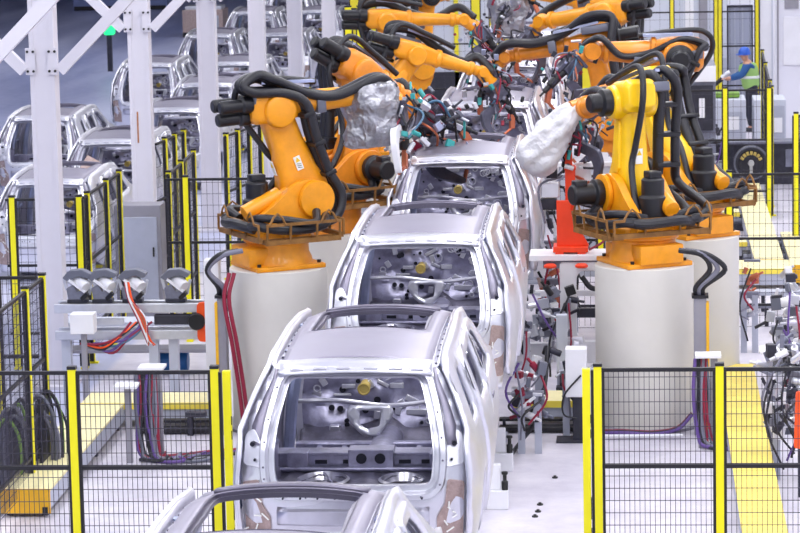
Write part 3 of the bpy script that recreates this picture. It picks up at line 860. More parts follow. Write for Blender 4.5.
def robot(label, X, Y, Z, yaw, a, b, paint='robot_orange', L1=1.15, L2=1.15, side=1, roll=0, bag=None, gun=True, seed=1, clutter=8,
          forearm_paint=None, gun_d=None, gun_scale=1.0, hose_up=.22, base_paint=None, wrist_drop=-.25, tray=True, dress2=True, gun_off=None, hx=-.24, hy=(.25,.36), motor_side=None, arm_mt='gun_metal', wm=True, hr=.06, fr=1.0, aw=1.0):
    ms = side if motor_side is None else motor_side
    t = thing('industrial_robot', label, 'robot', (X, Y, Z), math.radians(yaw))
    bp = base_paint or paint; fp = forearm_paint or paint
    a, b = math.radians(a), math.radians(b)
    # fixed base
    mb = MB(); mb.box((0,0,.025), (.78,.74,.05), bev=.01); mb.lathe([(.37,.04),(.36,.10),(.33,.16),(.33,.26),(.36,.28),(.36,.30)], seg=40)
    mb.box((-.30,0,.14), (.26,.5,.2), bev=.02); mb.box((.28,.18,.12),(.2,.18,.16), bev=.02)
    o = obj('base', mb, bp, t)
    mb = MB()
    for i in range(8):
        an = PI/8+PI/4*i; mb.cyl((.345*math.cos(an),.345*math.sin(an),.05), (.345*math.cos(an),.345*math.sin(an),.075), .02, seg=6)
    for s in (-1,1):
        for y in (-.3,.3): mb.cyl((s*.34,y,.05),(s*.34,y,.08),.022,seg=6)
    objs('bolt', mb, 'motor_black', o)
    # rotating column
    mb = MB(); mb.lathe([(.37,.30),(.39,.33),(.39,.40),(.34,.44),(.30,.52)], seg=40)
    for i in range(14):
        an = 2*PI*i/14; mb.box((.385*math.cos(an),.385*math.sin(an),.365), (.03,.05,.05), rotmat(0,0,an), .006)
    ol = rnd([(-.42,.36),(-.44,.50),(-.30,.58),(-.10,.72),(.10,.90),(.33,.94),(.52,.82),(.52,.60),(.42,.36)], .1, 4)
    for s in (-1,1):
        mb.prism(ol, Matrix.Translation((0,s*.235,0)) @ XZ, .09)
    mb.box((.0,0,.50), (.5,.42,.2), bev=.03)
    obj('rotating_column', mb, bp, t, bevel=.015)
    Sx = V((.33,0,.72))
    E = Sx + V((math.sin(a),0,math.cos(a)))*L1
    # shoulder gear and motors
    mb = MB(); mb.lathe([(.19,-.34),(.20,-.32),(.20,-.29),(.17,-.28),(.17,.28),(.20,.29),(.20,.33),(.16,.34)], Sx, (0,1,0), 32)
    obj('shoulder_hub', mb, bp, t)
    mb = MB(); mb.lathe([(.14,.34),(.15,.36),(.15,.42),(.11,.44),(.11,.66),(.09,.68)], Sx, (0,-side,0), 24); mb.box(Sx+V((0,-side*.58,.10)), (.12,.14,.10), bev=.01)
    obj('shoulder_motor', mb, 'motor_black', t, bevel=.006)
    mb = MB(); mb.lathe([(.15,.50),(.15,.72),(.12,.74),(.12,.90),(.1,.92)], (-.22,0,0), (0,0,1), 24); mb.box((-.22,.0,.95),(.16,.14,.08), bev=.01)
    obj('axis_motor', mb, 'motor_black', t, bevel=.006)
    # counterbalance cylinder
    p0 = V((-.30,side*.12,.62)); p1 = Sx + (E-Sx)*.16 + V((-.12, side*.12, 0))
    mb = MB(); mb.cyl(p0-V((.12,0,.02)), p0.lerp(p1,.62), .085, seg=18); mb.cyl(p0.lerp(p1,.6), p1, .035, seg=12)
    obj('balance_cylinder', mb, bp, t, bevel=.006)
    # brown splash caked bracket tray around the column
    if tray:
        mb = MB()
        for s in (-1,1):
            mb.box((.05,s*.58,.335), (.85,.02,.05)); mb.box((.05,s*.42,.335), (.85,.02,.04))
            for x in (-.36,-.1,.2,.46):
                mb.box((x,s*.50,.335), (.025,.18,.04)); mb.bar((x,s*.58,.34),(x,s*.60,.52),.02)
            mb.box((.05,s*.60,.52), (.85,.02,.03))
            for x in (-.25,.33):
                mb.tube([(x-.09,s*.61,.52),(x-.05,s*.61,.60),(x,s*.61,.64),(x+.05,s*.61,.60),(x+.09,s*.61,.52)], .012, 6)
        mb.box((.50,0,.36),(.04,1.1,.05)); mb.box((-.42,0,.36),(.04,1.1,.05)); mb.bar((.52,.55,.52),(.52,-.55,.52),.025); mb.bar((-.44,.55,.52),(-.44,-.55,.52),.025)
        for y in (-.55,-.2,.2,.55):
            mb.bar((.52,y,.36),(.52,y,.52),.02); mb.bar((-.44,y,.36),(-.44,y,.52),.02)
        for y in (-.35,.35):
            mb.tube([(-.45,y-.1,.52),(-.45,y-.05,.60),(-.45,y,.64),(-.45,y+.05,.60),(-.45,y+.1,.52)], .012, 6)
        obj('cable_tray', mb, 'robot_dirty', t)
        mb = MB()
        for s in (-1,1):
            mb.tube(spline([(-.40,s*.2,.45),(-.42,s*.40,.50),(-.2,s*.52,.46),(.1,s*.50,.44),(.35,s*.47,.48),(.42,s*.3,.55)],5), .05, 10)
            mb.tube(spline([(-.36,s*.15,.52),(-.36,s*.42,.58),(-.1,s*.50,.55),(.2,s*.52,.50),(.3,s*.36,.60)],5), .045, 10)
        mb.tube(spline([(-.40,-.35,.46),(-.52,-.15,.50),(-.50,.2,.48),(-.38,.38,.50)],5), .055, 10)
        objs('coiled_hose', mb, 'hose_black', t)
    # lower arm
    mb = MB(); beam(mb, Sx-(E-Sx).normalized()*.20, E+(E-Sx).normalized()*.14, [(0,.12,.09,0),(.04,.19*aw**.5,.13,0),(.14,.23*aw**.7,.14*aw**.5,0),(.24,.215*aw,.13*aw,.0),(.38,.165*aw,.115*aw,.0),(.62,.135*aw,.105*aw,0),(.82,.13*aw,.10*aw,0),(.90,.16*aw**.5,.12*aw,0),(.96,.15*aw**.5,.12*aw,0),(1,.10,.09,0)], r=.7)
    lo = obj('lower_arm', mb, paint, t)
    mb = MB(); beam(mb, Sx.lerp(E,.22)+V((0,-side*.115*aw,0)), Sx.lerp(E,.80)+V((0,-side*.10*aw,0)), [(0,.05,.02,0),(.1,.09,.03,0),(.5,.07,.03,0),(.9,.06,.03,0),(1,.03,.02,0)])
    obj('rib', mb, paint, lo)
    for sd in (1,-1):
        q = Sx.lerp(E,.40); mb = MB(); uu = (E-Sx).normalized()
        for part, ww, hh, mt, e in (('warning_label',.075,.15,'white_sticker',.0),):
            mb.bar(q-uu*hh/2+V((0,sd*(.123*aw),0)), q+uu*hh/2+V((0,sd*(.120*aw),0)), ww, .006, up=(0,1,0)); lb = obj(part, mb, mt, lo, smooth=False)
            mb = MB(); cc = q+uu*.035+V((0,sd*(.123*aw+.0035),0)); xx = uu.cross(V((0,1,0)))
            vs = [mb.bm.verts.new(cc+uu*.03), mb.bm.verts.new(cc-uu*.02+xx*.028), mb.bm.verts.new(cc-uu*.02-xx*.028)]; mb.bm.faces.new(vs)
            obj('warning_triangle', mb, 'sign_yellow', lb, smooth=False, solid=.002, offset=0)
            mb = MB()
            for k in range(3): mb.box(q-uu*(.01+.02*k)+V((0,sd*(.123*aw+.0035),0)), (.05,.003,.006))
            obj('printed_line', mb, 'black_ink', lb, smooth=False)
    # label on the back face too
    uu = (E-Sx).normalized(); bk = side and V((0,1,0)).cross(uu)
    q = Sx.lerp(E,.42) - V((uu.z,0,-uu.x))*.168*aw
    mb = MB(); xx = V((0,1,0))
    mb.bm.faces.new([mb.bm.verts.new(q+xx*i*.04+uu*j*.08) for i, j in ((-1,-1),(1,-1),(1,1),(-1,1))]); lb = obj('warning_label', mb, 'white_sticker', lo, smooth=False, solid=.006, offset=0)
    mb = MB(); cc = q+uu*.03-V((uu.z,0,-uu.x))*.005
    mb.bm.faces.new([mb.bm.verts.new(cc+uu*.035), mb.bm.verts.new(cc-uu*.02+xx*.03), mb.bm.verts.new(cc-uu*.02-xx*.03)]); obj('warning_triangle', mb, 'sign_yellow', lb, smooth=False, solid=.003, offset=0)
    # elbow
    f = V((math.cos(b),0,math.sin(b))); n = V((-math.sin(b),0,math.cos(b)))
    E2 = E + n*.04
    mb = MB(); mb.lathe([(.12,-.26*fr),(.17*fr,-.24*fr),(.18*fr,-.2*fr),(.18*fr,.2*fr),(.17*fr,.24*fr),(.12*fr,.26*fr)], E, (0,1,0), 28)
    beam(mb, E2-f*.30, E2+f*.30, [(t_,p_*fr,q_*fr,0) for t_,p_,q_ in ((0,.12,.15),(.1,.17,.19),(.5,.18,.2),(.8,.155,.16),(1,.13,.13))])
    el = obj('elbow_housing', mb, paint, t, bevel=.01)
    mb = MB(); mb.lathe([(.13*fr,.24*fr),(.145*fr,.25*fr),(.145*fr,.34*fr),(.10*fr,.36*fr),(.10*fr,.46*fr),(.08*fr,.48*fr)], E, (0,ms,0), 24)
    obj('elbow_motor', mb, 'motor_black', t, bevel=.005)
    for y, z in (((-.10,.05),(.10,.05),(0,-.09)) if wm else ()):
        mb = MB(); c = E2-f*.28+V((0,y,0))+n*z; mb.lathe([(.085,0),(.09,.02),(.09,.10),(.07,.12),(.07,.34),(.055,.36)], c, -f, 18)
        obj('wrist_motor', mb, 'motor_black', t, bevel=.004)
    # forearm
    W = E2 + f*L2
    mb = MB(); mb.lathe([(r_*fr,h_) for r_, h_ in ((.15,.28),(.165,.30),(.165,.34),(.13,.36),(.12,.5),(.10,L2-.22),(.105,L2-.20),(.125,L2-.19),(.125,L2-.14),(.095,L2-.12),(.09,L2-.02))], E2, f, 28)
    fo = obj('forearm', mb, fp, t)
    wd = math.radians(-20)+b+wrist_drop
    g_d = V((math.cos(wd),0,math.sin(wd)))
    mb = MB(); mb.ball(W, .115*fr, seg=20)
    for s in (-1,1): mb.cyl(W+V((0,s*.06*fr,0)), W+V((0,s*.13*fr,0)), .10*fr, .085*fr, 20)
    mb.cyl(W, W+g_d*.18, .085, seg=20); mb.cyl(W+g_d*.17, W+g_d*.21, .10, seg=20)
    obj('wrist', mb, fp, t)
    # dress pack hoses
    hs = side
    up_ = V((0,0,1))
    def hz(path, r, mt='hose_black', nm='hose', n=8):
        mb = MB(); p = spline(path, n); mb.tube(p, r, 12); o = obj(nm, mb, mt, t); return o
    y1, y2 = hs*hy[0], hs*hy[1]
    for j, (yy, r) in enumerate(((y1,hr),(y2,hr*.85))) if dress2 else ((0,(y1,.05)),):
        if hx < 0:
            pth = [(-.30,yy*.9,.46), (-.18,yy*1.3,.56), tuple(Sx+V((hx*.7,yy*1.1,.06))), tuple(Sx.lerp(E,.3)+V((hx,yy,0))), tuple(Sx.lerp(E,.7)+V((hx,yy,0))),
                tuple(E+V((hx-.04,yy,.10))), tuple(E2-f*(.1-hx)+n*(hose_up+.20+.05*j)+V((0,yy*.8,0)))]
        else:
            pth = [(.20,yy*.9,.46), (.52,yy*1.2,.50), tuple(Sx+V((hx*1.1,yy*1.1,.02))), tuple(Sx.lerp(E,.3)+V((hx,yy,0))), tuple(Sx.lerp(E,.7)+V((hx,yy,0))),
                tuple(E+V((hx,yy,.06))), tuple(E2+f*.05+n*(hose_up+.16)+V((0,yy*.9,0))), tuple(E2-f*.28+n*(hose_up+.20)+V((0,yy*.8,0))), tuple(E2-f*.38+n*(hose_up+.28)+V((0,yy*.7,0))), tuple(E2-f*.2+n*(hose_up+.34+.03*j)+V((0,yy*.6,0)))]
        hz(pth + [tuple(E2-f*.02+n*(hose_up+.26+.04*j)+V((0,yy*.7,0))), tuple(E2+f*.35+n*(hose_up+.12)+V((0,yy*.5,0))),
            tuple(E2+f*.7+n*(hose_up+.06)+V((0,yy*.5,0))), tuple(W+n*.17+V((0,yy*.5,0))-f*.08), tuple(W+g_d*.18+n*.13)], r)
    hz([(-.28,-hs*.20,.50), tuple(Sx+V((-.26,-hs*.10,.25))), tuple(Sx.lerp(E,.55)+V((-.24,-hs*.05,0))), tuple(E+V((-.40,-hs*.05,.05))), tuple(E2-f*.30+n*.28), tuple(E2+f*.1+n*.27), tuple(E2+f*.5+n*.2)], .034)
    mb = MB()
    for q in (.28,.62,.95): mb.box(Sx.lerp(E,q)+V((hx,(y1+y2)/2,0)), (.13,.27,.05), rotmat(0,a,0), .01)
    objs('hose_clamp', mb, 'motor_black', t)
    mb = MB(); mb.box(E2-f*.1+n*(hose_up+.12)+V((0,y1*.8,0)), (.36,.20,.10), rotmat(0,-b,0), .015); mb.box(E2+f*.5+n*(hose_up-.02)+V((0,y1*.5,0)), (.10,.20,.16), rotmat(0,-b,0), .01)
    objs('hose_bracket', mb, 'clamp_grey', t)
    mb = MB(); mb.bar(E2-f*.15+n*.26+V((0,y1*.9,0)), E2+f*.45+n*.22+V((0,y1*.9,0)), .05, .03); mb.bar(E2-f*.15+n*.26+V((0,y1*.3,0)), E2+f*.45+n*.22+V((0,y1*.3,0)), .05, .03)
    objs('guide_rail', mb, 'steel_blue', t)
    if gun:
        gd = V(gun_d) if gun_d else g_d
        gp = W+g_d*.21
        if gun_off: gp = gp + V(gun_off)
        weld_gun(t, gp, gd, (0,.2,1), seed, gun_scale, clutter=clutter, arm_mt=arm_mt)
    if bag:
        for k_, bb in enumerate(bag):
            cover(t, W+V(bb['o']), bb['prof'], bb['ax'], bb.get('m','cloth_silver'), bb.get('seed',1), flat=bb.get('flat',.7), amp=bb.get('amp',.026))
    return t, W
r, W = robot('yellow orange robot in front on the left pedestal, arm ending in a silver wrapped gun', *PL1, 1.7, 30, -20, 3, 'robot_orange', aw=1.35, side=-1, seed=2, L1=1.0, hx=.27, hy=(.10,.26), motor_side=1,
      L2=1.26, bag=[dict(o=(-.14,-.02,.14), ax=(.10,0,-1), prof=[(.16,0),(.28,.06),(.30,.25),(.29,.5),(.30,.66),(.25,.70)], seed=2, flat=.75)], gun_d=(.15,0,-1), hose_up=-.02, arm_mt='white_paint', gun_scale=1.1)
r, W = robot('orange robot on the left behind the front one, curved dark hose over its elbow', *PL2, 1.7, 38, 2, -30, 'robot_aged_shaded', aw=1.25, side=1, seed=5, L1=1.05, clutter=40, gun_scale=1.35, L2=.75, hose_up=-.04, gun_d=(.9,-.1,-.35), hx=-.2)
r, W = robot('bright yellow robot in front on the right pedestal, white cloth bag on its gun', *PR1, 1.7, 116, -2, -10, 'robot_yellow', aw=1.3, side=-1, seed=7, L1=.95, base_paint='robot_orange', hx=-.06, hy=(.30,.5), motor_side=1, wm=False,
      L2=1.25, bag=[dict(o=(.0,.0,.06), ax=(.40,.72,-1), prof=[(.08,0),(.16,.10),(.21,.3),(.27,.55),(.29,.75),(.24,.88),(.12,.94)], amp=.014, m='cloth_light', seed=5, flat=.8)], gun_d=(.4,0,-1), forearm_paint='robot_aged_shaded', hose_up=-.04, clutter=18)
r, W = robot('yellow robot behind the bright one at right, its hoses arching over the elbow', *PR2, 1.7, 125, 30, -12, 'robot_yellow', aw=1.25, side=-1, seed=9, L1=1.0, base_paint='robot_orange', clutter=18, L2=.9, forearm_paint='robot_aged_shaded', gun_d=(.6,.5,-.6), hose_up=-.15, hx=-.24, hy=(.15,.3), wm=False)
r, W = robot('orange robot with a large round black elbow motor, third on the right', 2.30, 36.8, 1.6, 182, -25, 3, 'robot_aged_shaded', side=1, seed=11, tray=False, clutter=16, gun_d=(.6,.2,-.6), L1=1.17, L2=1.05, hose_up=-.10, wm=False, hx=-.2, fr=1.2, hr=.042)
r, W = robot('orange robot reaching left over the line, black hose along its forearm', 1.95, 39.3, 1.6, 176, 14, -9, 'robot_aged_shaded', fr=.85, side=1, seed=13, tray=False, clutter=16, L1=1.05, L2=1.15, gun_d=(.3,.4,-.8), hose_up=.06)
r, W = robot('yellow robot with upright arm at the top right of the line', 1.95, 42.4, 1.6, 150, 4, -8, 'robot_orange', side=-1, seed=15, tray=False, gun_d=(.3,.4,-.8), L1=1.2)
r, W = robot('far yellow robot at the top, silver wrapped gun hanging over the line', 1.9, 46.0, 1.6, 172, 12, 8, 'robot_orange', side=-1, seed=17, tray=False, L2=1.15,
      bag=[dict(o=(.15,0,.32), ax=(.15,0,-1), prof=[(.06,0),(.24,.15),(.3,.5),(.26,.9),(.1,1.0)], seed=7)], gun_d=(.3,.4,-.8))
r, W = robot('orange robot on the left pointing its forearm right over the fourth car', -1.9, 38.4, 1.6, 20, 36, -18, 'robot_orange', fr=.74, side=1, seed=19, tray=False, L1=1.2, L2=.95, gun_d=(.5,0,-.8), clutter=16, hose_up=.0)
r, W = robot('orange robot at the top left, forearm level above the others', -2.0, 42.5, 1.6, 8, 4, -2, 'robot_orange', fr=.8, side=1, seed=21, tray=False, L2=1.1, gun_d=(.6,0,-.8), clutter=20, hose_up=-.04)
r, W = robot('small far robot at top centre left, mostly hidden by yellow frames', -1.9, 48.5, 1.6, 15, 8, 5, 'robot_orange', side=-1, seed=23, tray=False)
r, W = robot('small far robot at top right, beyond the silver wrapped gun', 1.9, 50.2, 1.6, 160, 8, 5, 'robot_orange', side=-1, seed=25, tray=False)
for i, (x, y) in enumerate(((2.30,36.8),(1.95,39.3),(1.95,42.4),(1.9,46.0),(-1.9,38.4),(-2.0,42.5),(-1.9,48.5),(1.9,50.2))):
    t = thing('robot_stand', ['grey steel stand carrying the robot with the round black elbow motor','grey steel stand carrying the robot that reaches left over the line','grey steel stand under the upright yellow robot at top right',
        'grey steel stand under the far robot with the wrapped gun','grey steel stand under the left robot pointing right','grey steel stand under the top left robot','grey steel stand under the small far robot at centre left','grey steel stand under the small far robot at right'][i], 'stand', (x,y,0))
    obj('column', MB().box((0,0,.8),(.7,.7,1.54)), 'concrete_paint', t, smooth=False, bevel=.02)
    obj('foot_plate', MB().box((0,0,.015),(.9,.9,.03)), 'cabinet_grey', t, smooth=False); obj('top_plate', MB().box((0,0,1.585),(.82,.82,.03)), 'cabinet_grey', t, smooth=False)
# ------------------------------------------------------------------ raised cable-duct walkways
def walkway(label, x0, x1, y0, y1, mt, z=.27, edge='yellow_strip', name='cable_duct_walkway', side_mt='duct_grey', seg=2.0, end=True, along='y'):
    t = thing(name, label, 'walkway', ((x0+x1)/2, (y0+y1)/2, 0)); w, l = x1-x0, y1-y0
    L = l if along == 'y' else w; n = max(1, round(L/seg))
    for i in range(n):
        a = -L/2+i*L/n; c = a+L/n/2
        if along == 'y': mb = MB(); mb.box((0,c,z-.012), (w,L/n-.012,.024))
        else: mb = MB(); mb.box((c,0,z-.012), (L/n-.012,l,.024))
        obj('cover_plate', mb, mt, t, smooth=False)
    for s in (-1,1):
        if along == 'y': mb = MB(); mb.box((s*(w/2-.02),0,z/2+.03), (.03,l-.02,z-.10))
        else: mb = MB(); mb.box((0,s*(l/2-.02),z/2+.03), (w-.02,.03,z-.10))
        obj('side_plate', mb, side_mt, t, smooth=False)
    if end and along == 'y':
        mb = MB(); mb.box((0,-l/2-.008,z/2+.02), (w,.016,z-.04)); obj('end_plate', mb, 'walk_edge', t, smooth=False)
        mb = MB(); mb.box((w/2-.05,-l/2-.02,.07),(.05,.012,.06)); obj('latch', mb, 'black_ink', t, smooth=False)
    if along == 'x':
        mb = MB(); mb.box((0,-l/2-.006,z-.035), (w,.012,.07)); obj('edge_strip', mb, edge, t, smooth=False)
    k = max(1, int(L/1.2))
    for i in range(k+1):
        for s in (-1,1):
            q = -L/2+.1+i*(L-.2)/k
            mb = MB(); mb.box((s*(w/2-.07),q,.03) if along == 'y' else (q,s*(l/2-.07),.03), (.06,.06,.06)); obj('foot', mb, 'dark_machine', t, smooth=False)
    return t
walkway('beige raised walkway on the left with a yellow end, behind the near fence', -3.96, -3.49, 26.85, 30.9, 'walk_beige')
walkway('beige cross walkway with yellow strip on the left, leading to the left pedestal', -3.96, -2.45, 30.93, 31.5, 'walk_beige', along='x')
walkway('cross walkway with yellow strip between the cars and the right pedestal', .62, 1.40, 30.93, 31.5, 'walk_beige', along='x')
walkway('yellow walkway at the lower right seen through the near fence', 2.83, 3.22, 23.9, 33.0, 'walk_yellow')
walkway('pale yellow walkway at upper right leading to the round disc', 3.52, 3.92, 40.6, 49.0, 'walk_beige', z=.30, side_mt='duct_grey')
walkway('pale yellow cross walkway near the dark conveyor pit at right', 2.9, 4.0, 39.75, 40.55, 'walk_beige', along='x', z=.3)
walkway('short pale walkway branch left of the upper right walkway, nearer one', 2.95, 3.49, 42.4, 42.8, 'walk_beige', along='x', z=.28)
walkway('short pale walkway branch left of the upper right walkway, farther one', 2.95, 3.49, 45.6, 46.0, 'walk_beige', along='x', z=.28)
walkway('pale yellow oblique walkway right of the upper right walkway', 4.0, 4.25, 40.2, 43.4, 'walk_beige', z=.28)

def machine(name, label, cat, loc, boxes, rz=0, group=None, bevel=.008):
    t = thing(name, label, cat, loc, rz, group)
    for nm, c, d, mt in boxes:
        obj(nm, MB().box(c, d), mt, t, smooth=False, bevel=min(bevel, min(d)*.2))
    return t
# dark cable pans under the cross walkway
for lab, x0, x1 in (('black cable pans low in front of the cross walkway on the right', .5, 1.42), ('black cable pans low in front of the cross walkway on the left', -2.4,-3.3)):
    c = (x0+x1)/2; w_ = abs(x1-x0)
    machine('cable_pan', lab, 'cable pan', (c, 30.62, 0), [('tray', (0,.02,.04), (w_,.16,.05), 'fence_black'), ('tray', (0,.10,.12), (w_,.10,.03), 'fence_black')]+
            [('hanger', (sx*(w_/2-.05),.1,.07), (.03,.12,.13), 'dark_machine') for sx in (-1,1)])

# ------------------------------------------------------------------ carriers under the cars
def carrier():
    t = thing('body_carrier', 'x', 'carrier', (0,0,0))
    for s in (-1,1):
        obj('skid_rail', MB().box((s*.48,2.2,.98), (.10,4.4,.10)), 'grey_machine', t, smooth=False, bevel=.01)
        for y in (.9,3.3):
            mb = MB(); mb.box((s*.48,y,.46), (.16,.2,.92)); mb.box((s*.48,y,.02), (.34,.4,.04)); mb.box((s*.48,y,.91),(.22,.26,.04)); obj('lift_post', mb, 'duct_grey', t, smooth=False, bevel=.01)
            mb = MB(); mb.box((s*.62,y,1.05), (.2,.12,.05)); mb.cyl((s*.68,y,1.06),(s*.68,y,1.10),.02,seg=10); obj('rest_pin', mb, 'white_paint', t, smooth=False)
    for y in (.3,2.1,4.1): obj('cross_bar', MB().box((0,y,.98), (.9,.10,.08)), 'grey_machine', t, smooth=False)
    obj('centre_rail', MB().box((0,2.2,.05), (.3,4.6,.10)), 'dark_machine', t, smooth=False)
    return t
cl = {0:'grey lift carrier under the nearest full car body', 1:'grey lift carrier under the second car body', 2:'grey lift carrier under the third car body', -1:'grey lift carrier under the car body cut off at the bottom', 3:'grey lift carrier under the fourth car body', 4:'grey lift carrier under the fifth car body', 5:'grey lift carrier under the farthest car body'}
cr = carrier(); cr.location = (XC, Y0, 0); tag(cr, cl[0], group='carriers under the car bodies')
for k in (-1,1,2,3,4,5): dup(cr, (XC, Y0+S*k, 0), cl[k])
# small white locating blocks on the floor beside the front car
for i, (px, py) in enumerate(((500,508),(505,470),(470,560))):
    p = atZ(px, py, 0); lab = ['small white block with a black pin on the floor beside the nearest full car', 'small white block with a black pin on the floor behind the nearer block', 'small white floor block at the bottom edge'][i]
    if i == 2: continue
    t = thing('locating_block', lab, 'floor block', (p.x-.02, p.y, 0))
    obj('block', MB().box((0,0,.09),(.20,.16,.18)), 'white_paint', t, bevel=.008, smooth=False)
    obj('plate', MB().box((-.02,0,.30),(.10,.08,.24)), 'white_paint', t, bevel=.008, smooth=False)
    mb = MB(); mb.lathe([(.03,.18),(.03,.26),(.018,.27),(.018,.32),(.03,.33),(.03,.35)], (.07,-.03,0), seg=12); obj('pin', mb, 'black_ink', t)
for i, (px, py) in enumerate(((540,505),(535,517),(555,478),(538,512))):
    p = atZ(px, py, 0); t = obj('floor_anchor', MB().lathe([(.03,0),(.03,.012),(.015,.014),(.015,.025)], (p.x,p.y,0.0), seg=10), 'black_ink')
    tag(t, ['small black floor anchor bolt right of the front car, farthest left','small black floor anchor bolt right of the front car, nearest the camera','small black floor anchor bolt right of the front car, nearest the yellow posts','small black floor anchor bolt between two others right of the front car'][i], 'bolt')

# ------------------------------------------------------------------ red fixture on white frame (right of the second and third cars)
RY = 32.6; q = atY(571, 262, RY); RX = q.x; rz0 = q.z-.08
t = thing('red_fixture', 'bright red steel fixture tower standing on the white frame beside the cars', 'fixture', (RX, RY, 1.62))
k_ = RY/3000
mb = MB(); mb.box((0,0,.03), (.38,.34,.06)); 
for s in (-1,1): mb.box((s*.12,-.1,-.0),(.09,.12,.06)) 
b_ = obj('base', mb, 'fixture_red', t, bevel=.006, smooth=False)
mb = MB(); mb.prism([(-.15,.06),(.20,.06),(.17,.12),(.01,.40),(.0,.56),(-.15,.56)], Matrix.Translation((0,-.06,0))@XZ, .05); mb.box((-.13,.06,.30),(.03,.20,.46)); mb.prism([(-.14,.06),(.16,.06),(-.02,.36),(-.14,.38)], Matrix.Translation((0,.2,0))@XZ, .04)
obj('gusset', mb, 'fixture_red', t, bevel=.005, smooth=False)
mb = MB(); mb.box((.0,.08,.62),(.11,.12,.62)); mb.box((-.015,.08,.98),(.08,.09,.18)); mb.cyl((-.015,.08,1.06),(-.015,.08,1.12),.03,seg=12); mb.box((.0,.08,.9),(.13,.13,.03))
obj('post', mb, 'fixture_red', t, bevel=.006, smooth=False)
mb = MB(); mb.box((.10,-.04,.34),(.10,.06,.10)); mb.cyl((.1,-.08,.1),(.1,-.03,.1),.025,seg=10); objs('clamp', mb, 'motor_black', t, bevel=.004)
for c, d, mt in (((.20,0,.30),(.14,.16,.2),'alu'),((.22,.05,.55),(.12,.12,.12),'clamp_grey'),((-.22,.1,.66),(.2,.16,.16),'steel_bright'),((-.24,.12,.50),(.18,.14,.12),'dark_machine'),((.14,.16,.84),(.18,.04,.22),'white_paint'),((-.20,.1,.84),(.12,.1,.1),'dark_machine')):
    obj('clamp_unit', MB().box(c, d), mt, t, bevel=.01, smooth=False)
for i, (a, c, e) in enumerate((((.1,.1,.5),(.34,0,.4),(.28,-.1,.1)),((.12,.1,.9),(.34,.05,.86),(.3,0,.6)),((-.1,.1,.8),(-.34,0,.7),(-.28,0,.3)),((.2,0,.2),(.36,-.1,.12),(.2,-.12,.02)))):
    obj('hose', MB().tube(spline([a, c, e], 6), .014, 6), ['hose_black','hose_black','hose_grey','hose_red'][i], t)
# white frame
t = thing('equipment_table', 'white welded portal frame between the second car and the right pedestal', 'frame', (RX, RY, 0))
mb = MB(); mb.box((-.02,0,1.57),(.86,.5,.06)); obj('table_top', mb, 'white_paint', t, bevel=.006, smooth=False)
mb = MB(); mb.box((.0,-.16,1.49),(.6,.08,.08)); obj('top_bar', mb, 'grey_machine', t, smooth=False)
ol = [(-.12,1.52),(.30,1.52),(.30,1.42),(.10,1.42),(.06,1.34),(.06,.72),(.12,.64),(.42,.64),(.42,.40),(-.10,.40),(-.50,.44),(-.50,.62),(-.18,.62),(-.12,.72)]
mb = MB(); mb.prism(rnd(ol,.04,3), Matrix.Translation((0,-.15,0))@XZ, .12); obj('portal', mb, 'white_paint', t, bevel=.006, smooth=False)
for s in (-.36,.30): obj('leg', MB().box((s,-.05,.20),(.10,.12,.40)), 'duct_grey', t, smooth=False)
obj('cross_member', MB().box((0,.15,.9),(.8,.08,.10)), 'dark_machine', t, smooth=False)
obj('cross_member', MB().box((0,.15,1.12),(.8,.08,.06)), 'white_paint', t, smooth=False)
obj('power_track', MB().tube(spline([(.12,-.22,1.36),(.22,-.24,1.24),(.34,-.22,1.24),(.42,-.2,1.32)],6), .03, 8), 'hose_black', t)
for i, x in enumerate((-.22,.12)):
    p = obj('red_pad', MB().lathe([(.05,0),(.07,.01),(.07,.03),(.05,.045)], (RX+x, RY-.3, 1.47), seg=16), 'fixture_red', None)
    p.parent = t; p.location = (-RX,-RY,0)
# clamp cluster beside second car bottom
def cluster(label, loc, n, size, seed, mats=('alu','white_paint','dark_machine','grey_machine','steel_bright','motor_black'), name='clamp_station', cat='clamp station', hoses=5, base=True):
    r = random.Random(seed); t = thing(name, label, cat, loc); sx, sy, sz = size
    if base:
        for s in (-1,1): obj('stand', MB().box((s*sx*.3,0,sz*.30),(.07,.10,sz*.6)), 'duct_grey', t, smooth=False)
        obj('beam', MB().box((0,0,sz*.6),(sx,.09,.07)), 'grey_machine', t, smooth=False)
    for i in range(n):
        c = (r.uniform(-sx,sx)/2, r.uniform(-sy,sy)/2, sz*r.uniform(.35,1)); mt = r.choice(mats); k = r.random()
        if k < .45: o = obj('clamp', MB().box(c, (r.uniform(.03,.12),r.uniform(.04,.1),r.uniform(.03,.15)), rotmat(0,r.uniform(-.4,.4),r.uniform(-.4,.4))), mt, t, bevel=.006, smooth=False)
        elif k < .75: obj('cylinder', MB().lathe([(.03,0),(.034,.01),(.034,.12),(.015,.13),(.015,.19)], c, (r.uniform(-1,1),r.uniform(-.4,.4),r.uniform(-.5,1)), 12), mt, t)
        else: obj('arm', MB().bar(c, (c[0]+r.uniform(-.2,.2),c[1],c[2]+r.uniform(-.1,.2)),.04,.03), mt, t, bevel=.004)
    for i in range(hoses):
        a = (r.uniform(-sx,sx)/2,-sy/2,sz*r.uniform(.5,1)); b = (r.uniform(-sx,sx)/2,-sy/2-.03,sz*r.uniform(.1,.5)); m_ = ((a[0]+b[0])/2+r.uniform(-.15,.15),-sy/2-.08,(a[2]+b[2])/2)
        obj('hose', MB().tube(spline([a,m_,b],6), .012, 6), r.choice(['hose_black','hose_red','hose_grey','hose_black','hose_purple']), t)
    return t
cluster('clutter of clamps and hoses right of the second car, below the white frame', (.92,30.45+1.7,0), 55, (.6,.4,1.3), 4)
